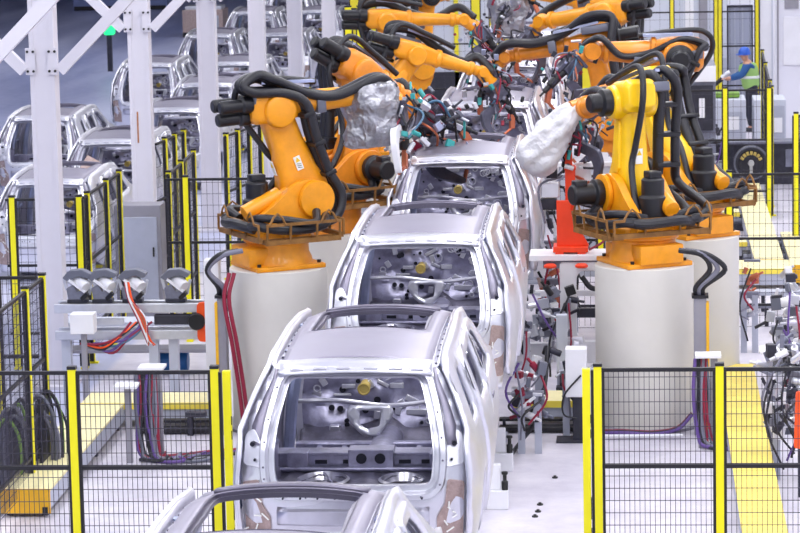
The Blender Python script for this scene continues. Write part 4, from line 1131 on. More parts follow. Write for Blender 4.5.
cluster('small clamp station with orange part between second car and aisle', (.86,29.6,0), 30, (.28,.26,1.0), 8, mats=('hose_red','clamp_grey','alu','dark_machine','white_paint'))
cluster('clamp station with cables hard against the right pedestal', (1.28,30.45,0), 18, (.25,.2,1.0), 12, mats=('alu','dark_machine','steel_bright'))
cluster('brown and black clamp unit right of the third car', (.98,34.6,0), 18, (.35,.3,1.6), 31, mats=('galvanised_tan','motor_black','alu','copper'))
cluster('grey welding clamps right of the third car, behind the red fixture', (1.05,35.2,0), 24, (.5,.3,2.2), 33)
cluster('grey clamps between left rear pedestal and third car', (-1.12,35.4,0), 22, (.4,.3,2.1), 35)
t = machine('white_control_box', 'white control box standing beside the paired yellow posts', 'box', (fx(576,30.2,.9), 30.2, 0), [('box',(0,0,.72),(.22,.2,.5),'white_paint'),('stand',(0.02,0,.24),(.12,.12,.48),'dark_machine'),('foot',(-.04,0,.01),(.34,.3,.02),'dark_machine')])
mb = MB(); mb.tube(spline([(.05,-.11,.7),(-.12,-.14,.5),(-.13,-.12,.3),(.0,-.1,.25)],6), .01, 6); obj('cable', mb, 'hose_black', t)
machine('beige_pillar_box', 'tall beige cover plate beside the white control box', 'cover', (fx(562,31.7,.8), 31.7, 0), [('cover',(0,0,.75),(.12,.1,.62),'wall_panel'),('stand',(0,0,.36),(.06,.06,.16),'dark_machine'),('base',(0,0,.14),(.14,.12,.28),'dark_machine')])
o = obj('black_cable', MB().tube(spline([(1.02,30.4,.95),(1.0,30.2,.6),(.93,29.9,.3),(.72,29.7,.04),(.66,29.2,.03)],8), .022, 8), 'hose_black'); tag(o, 'thick black cable hanging over the right cross walkway edge', 'cable')
# white panel behind red fixture
machine('partition_board', 'large white panel behind the red fixture', 'panel', (atY(598,190,37.6).x, 37.6, 0), [('panel',(0,0,1.25),(.95,.05,1.4),'wall_panel'),('frame',(0,0.0,1.98),(1.0,.08,.06),'white_paint'),('leg',(-.4,0,.28),(.06,.06,.55),'cabinet_grey'),('leg',(.4,0,.28),(.06,.06,.55),'cabinet_grey')])

# ------------------------------------------------------------------ pedestal side cabinets and hoses
def side_cab(label, px, Y, top, bot, w, mt, hmats, stripe=True):
    p = atY(px, top, Y); H = p.z
    t = thing('cable_cabinet', label, 'cabinet', (p.x, Y, 0))
    obj('body', MB().box((0,0,H/2),(w,.16,H)), mt, t, smooth=False, bevel=.006)
    obj('cap', MB().box((0,0,H+.015),(w+.04,.2,.03)), 'fence_black', t, smooth=False)
    if stripe: obj('yellow_stripe', MB().box((w/2+.01 if px > 400 else -w/2-.01,-.02,H/2),(.03,.14,H-.1)), 'walk_edge', t, smooth=False)
    for i, mt in enumerate(hmats):
        x = -w/4+w/2*i/max(1,len(hmats)-1)
        pts = [(x,-.02,H), (x*1.2,-.08,H+.12), (x+(-.18 if px < 400 else .22)*(.6+.2*i),-.12,H+.30), (x+(.02 if px < 400 else .05),-.16,H+.46), (x+(.22 if px < 400 else -.18),-.1,H+.50)]
        obj('hose', MB().tube(spline(pts,6), .028, 8), mt, t)
    return t
side_cab('grey cable cabinet with orange stripe at the side of the front right pedestal', 700, 30.5, 297, 400, .13, 'cabinet_grey', ['hose_black','hose_grey','hose_black'])
side_cab('narrow grey cable cabinet with yellow edge left of the front left pedestal', 222, 30.6, 297, 400, .09, 'cabinet_grey', ['hose_black','hose_grey'])
t = machine('tall_white_cabinet', 'tall white cabinet left of the front left pedestal', 'cabinet', (atY(212,330,31.0).x, 31.15, 0), [('body',(0,0,.9),(.16,.2,1.75),'white_paint'),('base',(0,0,.02),(.2,.22,.04),'cabinet_grey')])
hx_ = atY(224,300,30.4)
for i, (mt, dx) in enumerate((('hose_red',0),('hose_red',.05))):
    o = obj('dark_red_hose', MB().tube(spline([(hx_.x+.05+dx,30.5,1.72),(hx_.x+.0+dx,30.42,1.45),(hx_.x+.07+dx,30.40,1.0),(hx_.x+.13+dx,30.42,.5),(hx_.x+.17+dx,30.45,.02)],8), .022, 8), mt)
    tag(o, ['dark red hose running down beside the left pedestal, outer one','dark red hose running down beside the left pedestal, inner one'][i], 'hose')
# terminal stand right: white tray on post with cables
def tray_stand(label, px, py, Y, cables=6, seed=1, w=.26, trays=1, toz=0):
    p = atY(px, py, Y); H = p.z; r = random.Random(seed)
    t = thing('tray_stand', label, 'stand', (p.x, Y, 0))
    obj('tray', MB().box((0,0,H),(w,.24,.03)), 'white_paint', t, smooth=False, bevel=.004)
    if trays > 1: obj('tray', MB().box((-.22,-.25,H-.14),(w*.9,.24,.03)), 'white_paint', t, smooth=False, bevel=.004); obj('post', MB().box((-.22,-.2,(H-.16)/2),(.06,.05,H-.16)), 'cabinet_grey', t, smooth=False)
    obj('post', MB().box((.06,0,H/2),(.07,.05,H)), 'cabinet_grey', t, smooth=False); obj('foot', MB().box((0,0,.01),(.2,.2,.02)), 'cabinet_grey', t, smooth=False)
    for i in range(cables):
        x = r.uniform(-.16,.05); mt = ['hose_black','hose_red','hose_grey','hose_purple','hose_black','clamp_grey'][i % 6]
        ex = r.uniform(.2,.8) if cables > 5 else .05
        obj('cable', MB().tube(spline([(x,-.03,H-.03),(x+r.uniform(-.03,.03),-.1,H*.6),(x+r.uniform(-.03,.05),-.12,.15),(x+.1,-.16,.03),(x+.1+ex*.5,-.2+r.uniform(-.1,.1),.03),(x+ex,-.1+r.uniform(-.2,.2),.05)],6), r.uniform(.012,.022), 8), mt, t)
    return t
tray_stand('two white trays on thin posts with hanging cables, left of the car line', 152, 367, 29.4, 14, 3, trays=2)
tray_stand('white tray on a post with purple and black cables right of the right pedestal', 708, 355, 29.9, 8, 5)
# cables on the floor by right pedestal
for i, (mt, dy, lab) in enumerate((('hose_purple',0,'purple cable'),('hose_black',.06,'black cable'),('white_paint',-.10,'white pipe'),('hose_red',.10,'red cable'))):
    pts = [(1.5,30.4+dy,.03),(1.8,30.33+dy,.05),(2.1,30.36+dy,.03),(2.35,30.45+dy,.06),(2.5,30.5+dy,.2)] if i != 2 else [(1.5,30.22,.04),(2.0,30.22,.04),(2.4,30.24,.04)]
    o = obj('floor_cable', MB().tube(spline(pts,6), .018, 8), mt); tag(o, lab+' lying on the floor in front of the right pedestal', 'cable')
for i, (mt, lab) in enumerate((('hose_black','black'),('hose_purple','purple'),('hose_red','dark red'))):
    o = obj('floor_cable', MB().tube(spline([(-3.05,29.2+.07*i,.03),(-2.7,29.15+.13*i,.03),(-2.35,29.35+.1*i,.04),(-2.0,29.5+.1*i,.03)],6), .018, 8), mt); tag(o, lab+' cable trailing over the floor on the left towards the front car', 'cable')
# black wedge sensor by left walkway
machine('dark_bracket', 'dark wedge shaped bracket on the cross walkway at left', 'bracket', (atY(197,425,30.6).x,30.55,0), [('arm',(0,0,.22),(.22,.1,.05),'dark_machine'),('foot',(-.06,0,.09),(.06,.1,.2),'dark_machine')])

# ------------------------------------------------------------------ left conveyor rack with clamps
CYL = 32.2; a_ = atY(70, 305, CYL); b_ = atY(200, 305, CYL)
zt = a_.z; zb = atY(130, 333, CYL).z
t = thing('transfer_conveyor', 'white transfer conveyor with orange end cap behind the left cross walkway', 'conveyor', ((a_.x+b_.x)/2, CYL, 0)); Lc = b_.x-a_.x+.3
for z in (zt-.02, zb):
    for y in (-.12,.12): obj('rail', MB().box((0,y,z),(Lc,.05,.10)), 'alu', t, smooth=False, bevel=.006)
obj('belt', MB().box((-.02,0,zt),(Lc-.1,.17,.03)), 'dark_machine', t, smooth=False)
e_ = Lc/2
mb = MB(); mb.prism(rnd([(-.06,zb-.07),(.12,zb-.07),(.14,zt+.05),(-.06,zt+.05)],.06,4), Matrix.Translation((e_-.1,-.17,0))@XZ, .05); obj('end_cap', mb, 'endcap_orange', t, bevel=.005, smooth=False)
mb = MB(); mb.lathe([(.085,-.24),(.095,-.22),(.095,-.21),(.03,-.2),(.03,.15),(.09,.16),(.09,.2)], (e_-.16,0,(zt+zb)/2), (0,1,0), 24); obj('pulley', mb, 'motor_black', t)
obj('drive', MB().box((e_-.42,-.1,(zt+zb)/2+.01),(.44,.1,.11)), 'dark_machine', t, smooth=False, bevel=.01)
obj('side_arm', MB().box((-.35,-.16,(zt+zb)/2),(.5,.06,.06)), 'alu', t, smooth=False)
for x in (-Lc/2+.1,.2,.42): obj('leg', MB().box((x,0,zb/2-.03),(.10,.12,zb-.06)), 'wall_panel', t, smooth=False)
mats_ = ['hose_purple','hose_red','hose_blue','endcap_orange','hose_black']
for i in range(7):
    r = random.Random(i); x = -.36+r.uniform(0,.2)
    obj('ribbon_cable', MB().tube(spline([(x+.3+.02*i,-.2,zt-.16),(x+.18,-.24,zb+.0),(x-.02,-.24,zb-.06-.02*i),(x-.25,-.2,zb-.08)],6), .014, 6), mats_[i % 5], t)
# vertical wiring loom on conveyor
for i in range(8):
    r = random.Random(30+i); x = .06+r.uniform(-.03,.03)
    obj('wiring', MB().tube(spline([(x-.1,-.2,zt+.28),(x-.06,-.24,zt+.1),(x+.06+r.uniform(-.04,.04),-.25,zt-.1),(x+.12,-.24,zb-.02),(x+.14+r.uniform(-.04,.06),-.22,zb-.1)],6), .012, 6), ['copper','hose_red','white_paint','endcap_orange'][i % 4], t)
# clamps standing on the conveyor
for i, px in enumerate((78,103,133,176)):
    p = atY(px, 296, CYL); t = thing('rotating_gripper', ['grey gripper clamp with white cylinder on the left conveyor, first from the left','grey gripper clamp on the left conveyor, second from the left','grey gripper clamp on the left conveyor beside the orange wiring','grey gripper clamp on the left conveyor nearest the orange end cap'][i], 'gripper', (p.x, CYL, zt+.03))
    obj('foot', MB().box((0,0,.02),(.22,.14,.04)), 'dark_machine', t, smooth=False, bevel=.005)
    mb = MB(); mb.prism([(-.10,.03),(.06,.03),(.10,.14),(.0,.12),(-.04,.2),(-.12,.16)], XZ, .10); obj('bracket', mb, 'grey_machine', t, bevel=.005, smooth=False)
    mb = MB(); mb.lathe([(.06,-.10),(.065,-.09),(.065,.09),(.06,.10)], (.04,0,.22), (.7,-.6,-.5), 16); obj('cylinder', mb, 'white_paint', t)
    mb = MB(); mb.prism(rnd([(-.16,.28),(-.08,.36),(.06,.37),(.17,.32),(.14,.27),(.02,.30),(-.10,.24)],.02,2), XZ, .14); obj('jaw', mb, 'clamp_grey', t, bevel=.006, smooth=False)
    mb = MB(); mb.bar((-.14,-.04,.30),(.10,-.06,.12),.05,.03); obj('lever', mb, 'white_paint', t, smooth=False)
    mb = MB(); mb.bar((-.12,.0,.14),(-.15,.0,.26),.03,.03); mb.bar((.12,.02,.08),(.16,.02,.24),.03,.03); objs('rod', mb, 'alu', t, smooth=False)
    mb = MB(); mb.cyl((.06,-.10,.05),(.13,-.12,.12),.025,seg=10); obj('sensor', mb, 'motor_black', t)
machine('white_motor_box', 'white box on the left conveyor frame beside the first column', 'box', (atY(83,322,31.7).x,31.72,0), [('box',(0,0,1.0),(.26,.2,.22),'white_paint'),('stand',(0,0,.44),(.06,.06,.88),'cabinet_grey'),('foot',(0,0,.01),(.2,.2,.02),'cabinet_grey')])
machine('long_white_bench', 'low white bench frame behind the left conveyor', 'bench', (atY(140,350,34.0).x,34.0,0), [('top',(0,0,.62),(2.0,.4,.06),'wall_panel'),('shelf',(0,0,.3),(2.0,.35,.04),'cabinet_grey')]+[('leg',(x,y,.3),(.06,.06,.6),'cabinet_grey') for x in (-.95,.95) for y in (-.15,.15)])
mb = MB(); p = atZ(170, 372, 0); mb.tube([(p.x-.22,p.y,.13),(p.x-.20,p.y,.13),(p.x+.2,p.y,.13),(p.x+.22,p.y,.13)], [.11,.13,.13,.11], 24); o = obj('blue_barrel', mb, 'barrel_blue'); tag(o, 'blue barrel lying on the floor behind the left tray stand', 'barrel')
machine('dark_green_cabinet', 'grey green cabinet behind the second column fences', 'cabinet', (atY(132,215,37.3).x,37.9,0), [('body',(0,0,.75),(.6,.4,1.5),'cabinet_grey'),('door',(0,-.21,.8),(.5,.02,1.1),'duct_grey'),('handle',(.2,-.23,.9),(.02,.02,.12),'black_ink')])

# ------------------------------------------------------------------ hose bundles at the left edge
for i, (px, py, R) in enumerate(((14,432,.26),(33,410,.24))):
    p = atY(px, py, 27.8); t = thing('hose_bundle', ['looped bundle of grey and black hoses at the left edge, nearer one','looped bundle of grey and green hoses at the left edge, farther one'][i], 'hose bundle', (p.x+.03, 27.6+i*.6, 0))
    r = random.Random(i)
    for k in range(12):
        w_ = r.uniform(.05,.12); h_ = r.uniform(.7,.95); y_ = r.uniform(-.22,.22); x_ = r.uniform(-.06,.06)
        obj('hose', MB().tube(spline([(x_-w_,y_,.03),(x_-w_*1.2,y_,.35),(x_-w_,y_,h_*.8),(x_,y_+.02,h_),(x_+w_,y_+.04,h_*.8),(x_+w_*1.2,y_+.05,.4),(x_+w_,y_+.05,.03)],5), r.uniform(.013,.02), 8), ['hose_grey','hose_black','clamp_grey','hose_black','plastic_green','hose_grey'][k % 6], t)
    obj('support_frame', MB().box((0,0,.45),(.03,.5,.9)), 'dark_machine', t, smooth=False)
machine('yellow_wedge', 'small yellow wheel chock between hoses and walkway on the left', 'wedge', (atZ(44,437,.1).x,28.9,0), [('wedge',(0,0,.08),(.1,.12,.16),'fence_yellow')])

# ------------------------------------------------------------------ right edge machine with row of white clamps
t = thing('gripper_rack', 'grey rack at the right edge with a row of white clamp heads', 'rack', (4.0, 30.6, 0))
pA = atY(785,300,33.5); pB = atY(800,352,31.5)
t.location = (0,0,0)
A_ = V((pA.x+.02,33.5,pA.z-.05)); B_ = V((pB.x+.12,30.3,pB.z-.28))
for dx in (0,.25): obj('long_rail', MB().bar(A_+V((dx,0,-.12)), B_+V((dx,0,-.12)), .06,.08), 'grey_machine', t, smooth=False)
for f_ in (.02,.98):
    q = A_.lerp(B_, f_)
    for dx in (0,.25): obj('leg', MB().box((q.x+dx,q.y,(q.z-.14)/2),(.07,.07,q.z-.14)), 'dark_machine', t, smooth=False)
for i in range(9):
    q = A_.lerp(B_, (i+.4)/9)
    mb = MB(); mb.lathe([(.045,0),(.055,.02),(.055,.10),(.04,.13)], q+V((-.08,0,.06)), (1,-.2,.25), 14); c = obj('clamp_head', mb, 'white_paint', t)
    obj('arm', MB().bar(q+V((.04,0,.08)), q+V((.34,-.03,.14)), .045,.04), 'motor_black', c, smooth=False)
    obj('holder', MB().box(q+V((.0,.03,-.03)),(.09,.06,.12)), 'clamp_grey', t, smooth=False, bevel=.005)
    obj('fitting', MB().box(q+V((.2,.0,.02)),(.12,.07,.10)), ['alu','dark_machine','steel_bright'][i % 3], t, smooth=False, bevel=.005)
cluster('dense grey clamp machinery at the right edge behind the near fence', (atY(790,400,28.2).x, 28.4, 0), 95, (.40,.5,1.3), 41, mats=('alu','grey_machine','dark_machine','steel_bright','clamp_grey','white_paint','dark_machine'), hoses=8)
p = atY(798,432,27.6); o = obj('orange_guard', MB().prism(rnd([(-.04,-.28),(.05,-.28),(.10,-.1),(.10,.26),(-.02,.26)],.03,3), Matrix.Translation((p.x,27.6,.75))@XZ, .05), 'endcap_orange', None, bevel=.005, smooth=False); o.data.name='orange_guard'
g_ = thing('machine_guard', 'orange guard plate at the right edge of the picture', 'guard', (0,0,0)); o.parent = g_
obj('stand', MB().box((p.x+.03,27.62,.23),(.05,.05,.46)), 'dark_machine', g_, smooth=False)
cluster('second bank of grey clamps at the right edge, below the white clamp heads', (atY(786,330,31.5).x+.05, 31.6, 0), 70, (.4,1.2,1.5), 43, mats=('alu','grey_machine','dark_machine','steel_bright','clamp_grey','white_paint'), hoses=8)
machine('white_tray_box', 'small white box on the clamp machinery at the right edge', 'box', (atY(770,375,29.6).x,29.7,0), [('lid',(0,0,1.02),(.2,.3,.03),'white_paint'),('post',(0,0,.5),(.06,.06,1.0),'cabinet_grey')])
t = cluster('small orange and grey sensor station on a thin post right of the pedestals', (atY(750,330,35).x, 35.2, 0), 9, (.22,.16,1.15), 50, mats=('alu','copper','clamp_grey','copper'), hoses=3)
machine('grey_low_frame', 'low grey open frame on the floor right of the rear right pedestal', 'frame', (atZ(765,300,.25).x,37.2,0), [('beam',(0,-.2,.25),(1.1,.05,.05),'grey_machine'),('beam',(0,.9,.25),(1.1,.25,.05),'duct_grey')]+[('leg',(x,y,.115),(.05,.05,.23),'dark_machine') for x in (-.5,0,.5) for y in (-.2,.9)]+[('beam',(x,.3,.25),(.05,1.0,.05),'grey_machine') for x in (-.3,.25)])
# round slotted disc and dark machinery behind fence at right
pc = atY(752,166,48.9); t = thing('slotted_disc', 'large dark round disc with a ring of slots, behind the yellow fence', 'disc', (pc.x,49.35,pc.z))
mb = MB(); mb.lathe([(.0,.06),(.27,.06),(.29,.04),(.29,-.04),(.27,-.06),(.22,-.06),(.20,-.03),(.0,-.03)], (0,0,0), (0,1,0), 40); obj('disc', mb, 'dark_machine', t)
mb = MB(); mb.torus((0,-.05,0), .27,.018,(0,1,0),40,6); obj('rim', mb, 'clamp_grey', t)
mb = MB()
for i in range(7):
    an = math.radians(25+i*21); mb.box((.165*math.cos(an),-.05,.165*math.sin(an)), (.045,.02,.06), rotmat(0,-an+PI/2,0), .004)
objs('slot_block', mb, 'yellow_brass', t)
mb = MB(); mb.lathe([(.05,-.12),(.05,0)], (0,0,0), (0,1,0), 16); mb.box((0,-.08,-.1),(.05,.03,.2)); obj('hub', mb, 'alu', t, bevel=.004)
obj('stand', MB().box((0,.02,-pc.z/2-.1),(.2,.1,pc.z-.2)), 'dark_machine', t, smooth=False)
cluster('ring shaped cable gear left of the round disc', (atY(713,160,47).x,47.8,0), 16, (.5,.3,1.3), 61, mats=('alu','clamp_grey','dark_machine'))
machine('dark_cabinet', 'dark machine cabinet behind the round disc', 'cabinet', (4.2,51.5,0), [('body',(0,0,.35),(1.9,.6,.7),'dark_machine'),('top_panel',(0,-.1,.72),(1.8,.5,.04),'grey_machine'),('window',(-.3,-.31,.45),(.5,.02,.3),'motor_black'),('window',(.5,-.31,.45),(.5,.02,.3),'grey_machine')])
for i, (px, py, Y, w_, lab) in enumerate(((742,207,44.2,.32,'dark pit grate left of the upper right walkway, farthest'),(743,222,41.6,.34,'dark pit grate left of the upper right walkway, nearest'),(775,258,39.0,.9,'dark roller unit in the pit in front of the pale cross walkway'),(790,245,41.0,.5,'black rubber rollers at the right edge by the pale walkway'))):
    p = atZ(px, py, .1)
    t = thing('roller_unit', lab, 'roller unit', (p.x, p.y, 0))
    obj('tray', MB().box((0,0,.05),(w_,.6,.1)), 'dark_machine', t, smooth=False)
    for k in range(3): obj('roller', MB().cyl((-w_/2,-.2+.2*k,.14),(w_/2,-.2+.2*k,.14),.05,seg=14), 'motor_black' if k else 'clamp_grey', t)

# ------------------------------------------------------------------ back right: machine boxes, door, panels, worker
def px_box(name, label, cat, x0, x1, ytop, Y, depth, mt, extra=()):
    X0, X1 = fx(x0, Y, 1.0), fx(x1, Y, 1.0); H = atY((x0+x1)/2, ytop, Y).z
    t = thing(name, label, cat, ((X0+X1)/2, Y, 0)); w_ = X1-X0
    obj('body', MB().box((0,depth/2,H/2),(w_,depth,H)), mt, t, smooth=False, bevel=.01)
    for nm, u0, u1, v0, v1, m_, d_ in extra:   # fractions
        obj(nm, MB().box((-w_/2+w_*(u0+u1)/2, -d_/2, H*(v0+v1)/2),(w_*(u1-u0),d_,H*(v1-v0))), m_, t, smooth=False)
    return t, w_, H
px_box('grey_machine_box', 'pale grey machine box behind a yellow post, left of the worker', 'machine', 711, 746, 100, 55, 1.0, 'wall_panel', (('panel',.4,.9,.3,.8,'duct_grey',.03),('vent',.5,.8,.5,.72,'white_paint',.05),('plinth',0,1,0,.12,'dark_machine',.02)))
px_box('grey_machine_box', 'pale grey machine box right of the worker', 'machine', 754, 786, 100, 55, 1.0, 'wall_panel', (('panel',.5,.95,.3,.9,'duct_grey',.03),('screen',.62,.88,.45,.7,'white_paint',.05),('plinth',0,1,0,.12,'dark_machine',.02)))
o = obj('green_cover', MB().box((fx(727,55.4,1.8),55.5,atY(727,100,55).z+.06),(.46,.4,.10), bev=.03), 'plastic_green'); tag(o, 'mottled green cover lying on the left machine box', 'cover')
px_box('grey_door_panel', 'tall grey mesh framed door panel left above the worker', 'door panel', 727, 753, 5, 62.5, .1, 'door_grey', (('frame',0,.05,0,1,'dark_machine',.04),('frame',.95,1,0,1,'dark_machine',.04),('frame',0,1,.98,1,'dark_machine',.04),('rib',.3,.32,0,1,'wall_panel',.02),('rib',.6,.62,0,1,'wall_panel',.02)))
px_box('white_wall_unit', 'white wall unit with grey strip window at the upper right edge', 'wall unit', 776, 830, -60, 58, .6, 'wall_white', (('window_strip',.16,.42,.66,1.0,'cabinet_grey',.03),('lower_panel',.14,.9,.38,.62,'white_paint',.05),('edge',.02,.05,0,1,'cabinet_grey',.03)))
px_box('white_pillar', 'white square pillar behind the worker', 'pillar', 758, 773, -60, 61.0, .4, 'white_paint', (('edge',.9,1,0,1,'wall_panel',.02),))
px_box('white_pillar', 'white square pillar above the round elbow robot', 'pillar', 684, 694, -60, 63.0, .35, 'white_paint', (('edge',0,.15,0,1,'wall_panel',.02),))
px_box('grey_wall_panel', 'pale grey wide wall panel at the top between two white pillars', 'wall panel', 694, 728, -60, 64.5, .2, 'wall_panel', (('slot_panel',.15,.4,.4,.8,'cabinet_grey',.03),('lower_band',0,1,0,.3,'duct_grey',.03)))
px_box('pale_wall_panel', 'pale grey wide wall panel at the top left of the white pillar', 'wall panel', 600, 684, -60, 64.8, .2, 'wall_panel', (('lower_band',0,1,0,.35,'duct_grey',.03),('joint',.49,.51,0,1,'cabinet_grey',.02)))
px_box('dark_press', 'dark grey machine with white top behind the round elbow robot', 'machine', 688, 716, 66, 50, 1.2, 'grey_machine', (('cover',.1,.9,.5,.85,'dark_machine',.04),('light_box',.4,.6,.6,.75,'white_paint',.07),('shelf',0,1,.88,1,'white_paint',.06)))
px_box('white_curved_panel', 'white panel with stepped edge left of the yellow post near the worker', 'panel', 700, 714, 52, 52.5, .1, 'white_paint', (('step',.5,1,.6,.8,'alu',.03),('foot',0,1,0,.08,'cabinet_grey',.03)))
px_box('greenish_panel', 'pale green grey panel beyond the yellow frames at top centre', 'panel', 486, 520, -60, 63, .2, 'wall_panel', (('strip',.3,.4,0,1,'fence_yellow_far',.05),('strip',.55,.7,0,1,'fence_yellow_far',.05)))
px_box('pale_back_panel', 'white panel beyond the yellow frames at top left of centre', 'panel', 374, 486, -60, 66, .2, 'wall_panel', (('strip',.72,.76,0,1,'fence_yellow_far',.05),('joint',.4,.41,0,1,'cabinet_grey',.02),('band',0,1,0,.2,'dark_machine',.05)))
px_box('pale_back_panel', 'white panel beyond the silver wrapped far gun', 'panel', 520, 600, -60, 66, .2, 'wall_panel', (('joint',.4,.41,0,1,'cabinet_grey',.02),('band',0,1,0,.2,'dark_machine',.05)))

# worker ----------------------------------------------------------
WY = 58.0; foot = atZ(752, 131, 0); WP = V((foot.x, foot.y, 0))
def skin_mesh(name, chain, edges, mt, parent, sub=2):
    me = bpy.data.meshes.new(name); me.from_pydata([c[:3] for c in chain], edges, []); me.materials.append(M[mt])
    o = bpy.data.objects.new(name, me); C.objects.link(o); o.parent = parent
    o.modifiers.new('skin', 'SKIN'); sv = me.skin_vertices[0].data
    for i, c in enumerate(chain): sv[i].radius = (c[3], c[4] if len(c) > 4 else c[3]); sv[i].use_root = (i == 0)
    s_ = o.modifiers.new('s', 'SUBSURF'); s_.levels = sub; s_.render_levels = sub
    for p in me.polygons: p.use_smooth = True
    o.modifiers['skin'].use_smooth_shade = True
    return o
t = thing('person', 'worker in blue helmet, blue shirt and green vest leaning left over a rail', 'person', WP, math.radians(180)); t.scale = (.94,.94,.94)
# local +x = facing direction (picture left), standing
body = [(0,0,.95,.13,.12),(.03,0,1.12,.13,.15),(.08,0,1.30,.13,.17),(.10,0,1.44,.11,.12),(.12,0,1.49,.06),(.14,0,1.53,.075),(.16,0,1.60,.095),(.155,0,1.67,.085),
        (.10,.18,1.42,.06),(.22,.22,1.20,.05),(.46,.16,1.14,.038),(.54,.14,1.14,.035),
        (.10,-.18,1.42,.06),(.24,-.20,1.18,.05),(.48,-.12,1.10,.038),(.56,-.1,1.10,.035),
        (.0,.10,.86,.10),(.06,.11,.50,.07),(.0,.11,.10,.048),(.12,.12,.04,.04),
        (.0,-.10,.86,.10),(-.08,-.11,.50,.07),(-.16,-.11,.10,.048),(-.04,-.12,.04,.04)]
ed = [(0,1),(1,2),(2,3),(3,4),(4,5),(5,6),(6,7),(3,8),(8,9),(9,10),(10,11),(3,12),(12,13),(13,14),(14,15),(0,16),(16,17),(17,18),(18,19),(0,20),(20,21),(21,22),(22,23)]
skin_mesh('body', body, ed, 'skin', t)
g = lambda idx, gr: [tuple(body[i][:3]) + tuple(r_+gr for r_ in body[i][3:]) for i in idx]
skin_mesh('shirt', g([0,1,2,3,8,9,10,12,13,14],.03), [(0,1),(1,2),(2,3),(3,4),(4,5),(5,6),(3,7),(7,8),(8,9)], 'shirt', t)
v_ = skin_mesh('vest', [(.0,0,.86,.2,.2),(.03,0,1.04,.20,.20),(.05,0,1.20,.20,.22),(.09,0,1.36,.19,.23),(.10,0,1.47,.14,.16)], [(0,1),(1,2),(2,3),(3,4)], 'vest', t)
obj('reflective_band', MB().lathe([(.195,0),(.205,.01),(.205,.05),(.195,.06)], (.045,0,1.12), seg=28), 'vest_strip', v_)
skin_mesh('trousers', g([0,16,17,18,20,21,22],.035)+[(.02,0,1.04,.17,.17)], [(0,1),(1,2),(2,3),(0,4),(4,5),(5,6),(0,7)], 'trousers', t)
for s, fx0 in ((1,.05),(-1,-.11)):
    mb = MB(); mb.box((fx0+.02,s*.12,.045),(.27,.10,.09), bev=.025); obj('shoe', mb, 'shoe', t)
mb = MB(); mb.lathe([(.128,0),(.130,.03),(.12,.09),(.09,.14),(.04,.165),(.0,.17)], (.155,0,1.62), seg=24); h_ = obj('helmet', mb, 'helmet', t)
obj('brim', MB().lathe([(.13,0),(.155,.0),(.155,.012),(.13,.02)], (.18,0,1.62), seg=24), 'helmet', h_)
for s, bx in ((1,11),(-1,15)):
    c = V(body[bx][:3])
    for k in range(5):
        y = (k-2)*.018; L = (.05,.075,.08,.075,.06)[k]
        obj('finger', MB().tube([c+V((.0,y,0)), c+V((.03+L*.5,y*1.1,-.005)), c+V((.02+L,y*1.1,-.03))], [.010,.009,.007], 6), 'skin', t)
# face
obj('nose', MB().ball((.262,0,1.585), .018, (1,.7,1.2), 8), 'skin', t)
p = WP; t = thing('inclined_rail', 'dark inclined pipe with grey handle that the worker holds', 'pipe', (0,0,0))
a0 = V((p.x-.45,p.y,1.16)); a1 = V((p.x-1.0,p.y,.72))
obj('pipe', MB().cyl(a0, a1, .045, seg=12), 'motor_black', t); obj('handle', MB().cyl(a0+V((.02,0,.02)), a0-V((.14,0,.10)), .055, seg=12), 'alu', t)
obj('stand', MB().box((a1.x,a1.y,.36),(.10,.10,.72)), 'cabinet_grey', t, smooth=False)

# ------------------------------------------------------------------ parked car bodies beyond the columns
def bgcar(X, Y, lab):
    c = dup(car0, (X, Y-.36, .10), lab, 'car bodies waiting on the left lines'); c.scale = (.87, .88, .88); return c
spots = [(-6.3,41.3,'pale car body at far left partly hidden by the first column, nearest one'),(-6.3,46.4,'pale car body behind the nearest left one, tan board on its tailgate'),
 (-8.2,50.3,'pale car body at the upper left edge beside the first column'),(-6.1,51.4,'pale car body low between the second and third columns'),
 (-8.1,61.0,'pale car body between second and third columns, in plain view of the aisle'),(-6.35,61.0,'pale car body behind the third column, above the left robot'),
 (-7.95,69.0,'pale car body between the second and third columns, farther back'),(-6.3,69.0,'pale car body behind the fourth column'),(-6.2,56.2,'pale car body just behind the third column, low above the robot hoses'),
 (-7.95,77.0,'small pale car body near the top left of the third column'),(-6.3,77.0,'small pale car body at top between third and fifth columns'),(-6.3,85.0,'tiny pale car body at the very top behind the fourth column'),
 (-7.95,85.0,'tiny pale car body at the top edge right of the second column')]
for X, Y, l in spots: bgcar(X, Y, l)
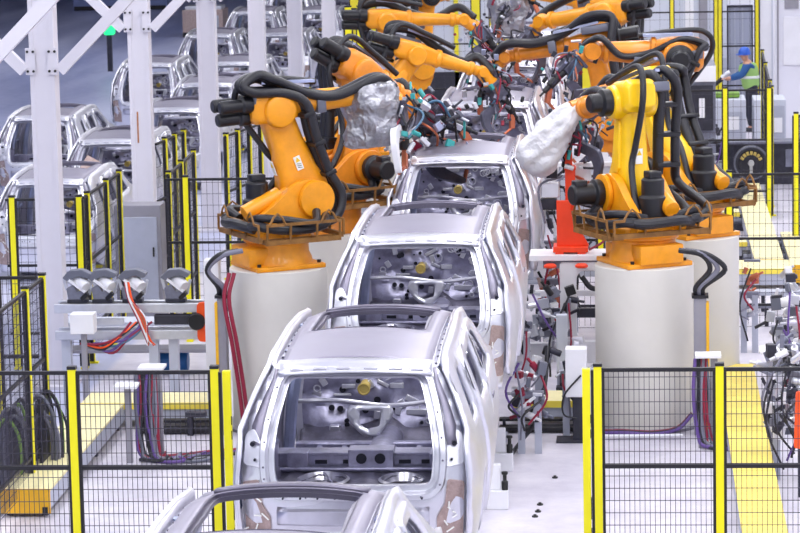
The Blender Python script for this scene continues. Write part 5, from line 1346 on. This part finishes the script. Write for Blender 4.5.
def skid(X, Y, lab):
    t = thing('parking_skid', lab, 'skid', (X, Y, 0))
    for s in (-1,1):
        obj('runner', MB().box((s*.5,2.0,.035),(.10,4.2,.07)), 'duct_grey', t, smooth=False)
        for y in (.6,3.4): obj('pad', MB().box((s*.55,y,.085),(.12,.12,.03)), 'fence_yellow', t, smooth=False)
    for y in (.4,2.2,4.0): obj('cross_bar', MB().box((0,y,.05),(1.0,.08,.05)), 'duct_grey', t, smooth=False)
    return t
s0 = None
for X, Y, l in spots:
    ll = 'low skid under the '+l.replace('pale car body','pale body')
    w_ = ll.split(); ll = ' '.join(w_[:15])
    if s0 is None: s0 = skid(X, Y, ll); s0['group'] = 'skids under the waiting car bodies'
    else: dup(s0, (X, Y, 0), ll)
p = atY(90,168,46.2); t = thing('tan_plate', 'flat square tan board leaning on a waiting car tailgate at left', 'board', (p.x+.05,46.1,p.z))
obj('board', MB().box((0,0,0),(.34,.02,.32), rotmat(-.5,.5,0)), 'galvanised_tan', t, smooth=False)
# far left: machines, green lamp
t = thing('green_signal', 'bright green lit signal on a dark post at the top left', 'signal', (atY(109,27,76).x,76,0))
gz = atY(109,27,76).z
obj('lamp', MB().lathe([(.12,-.2),(.16,-.15),(.16,.15),(.1,.22)], (0,0,gz), seg=16), 'glass_green', t); obj('post', MB().box((0,.0,(gz-.2)/2),(.12,.12,gz-.2)), 'dark_machine', t, smooth=False)
for i, (X, Y, w_, h_, mt, lab) in enumerate(((-15.5,101,3.2,1.6,'wall_blue','dark machine block at the top left behind the green signal'),(-23,96,5,1.6,'grey_machine','long dark machine block at the far top left corner'),(-8.6,92,2.6,2.0,'cabinet_grey','grey cabinet block at the top beside the second column'),(-10.8,88,1.2,.8,'galvanised_tan','small brownish crate at the top right of the second column'))):
    machine('machine_block', lab, 'machine', (X,Y,0), [('body',(0,0,h_/2),(w_,1.2,h_),mt),('panel',(w_*.2,-.62,h_*.55),(w_*.4,.04,h_*.5),'duct_grey'),('plinth',(0,-.61,.08),(w_*.98,.02,.14),'fence_black'),('top_rail',(0,0,h_+.05),(w_*.9,.8,.1),'alu')])
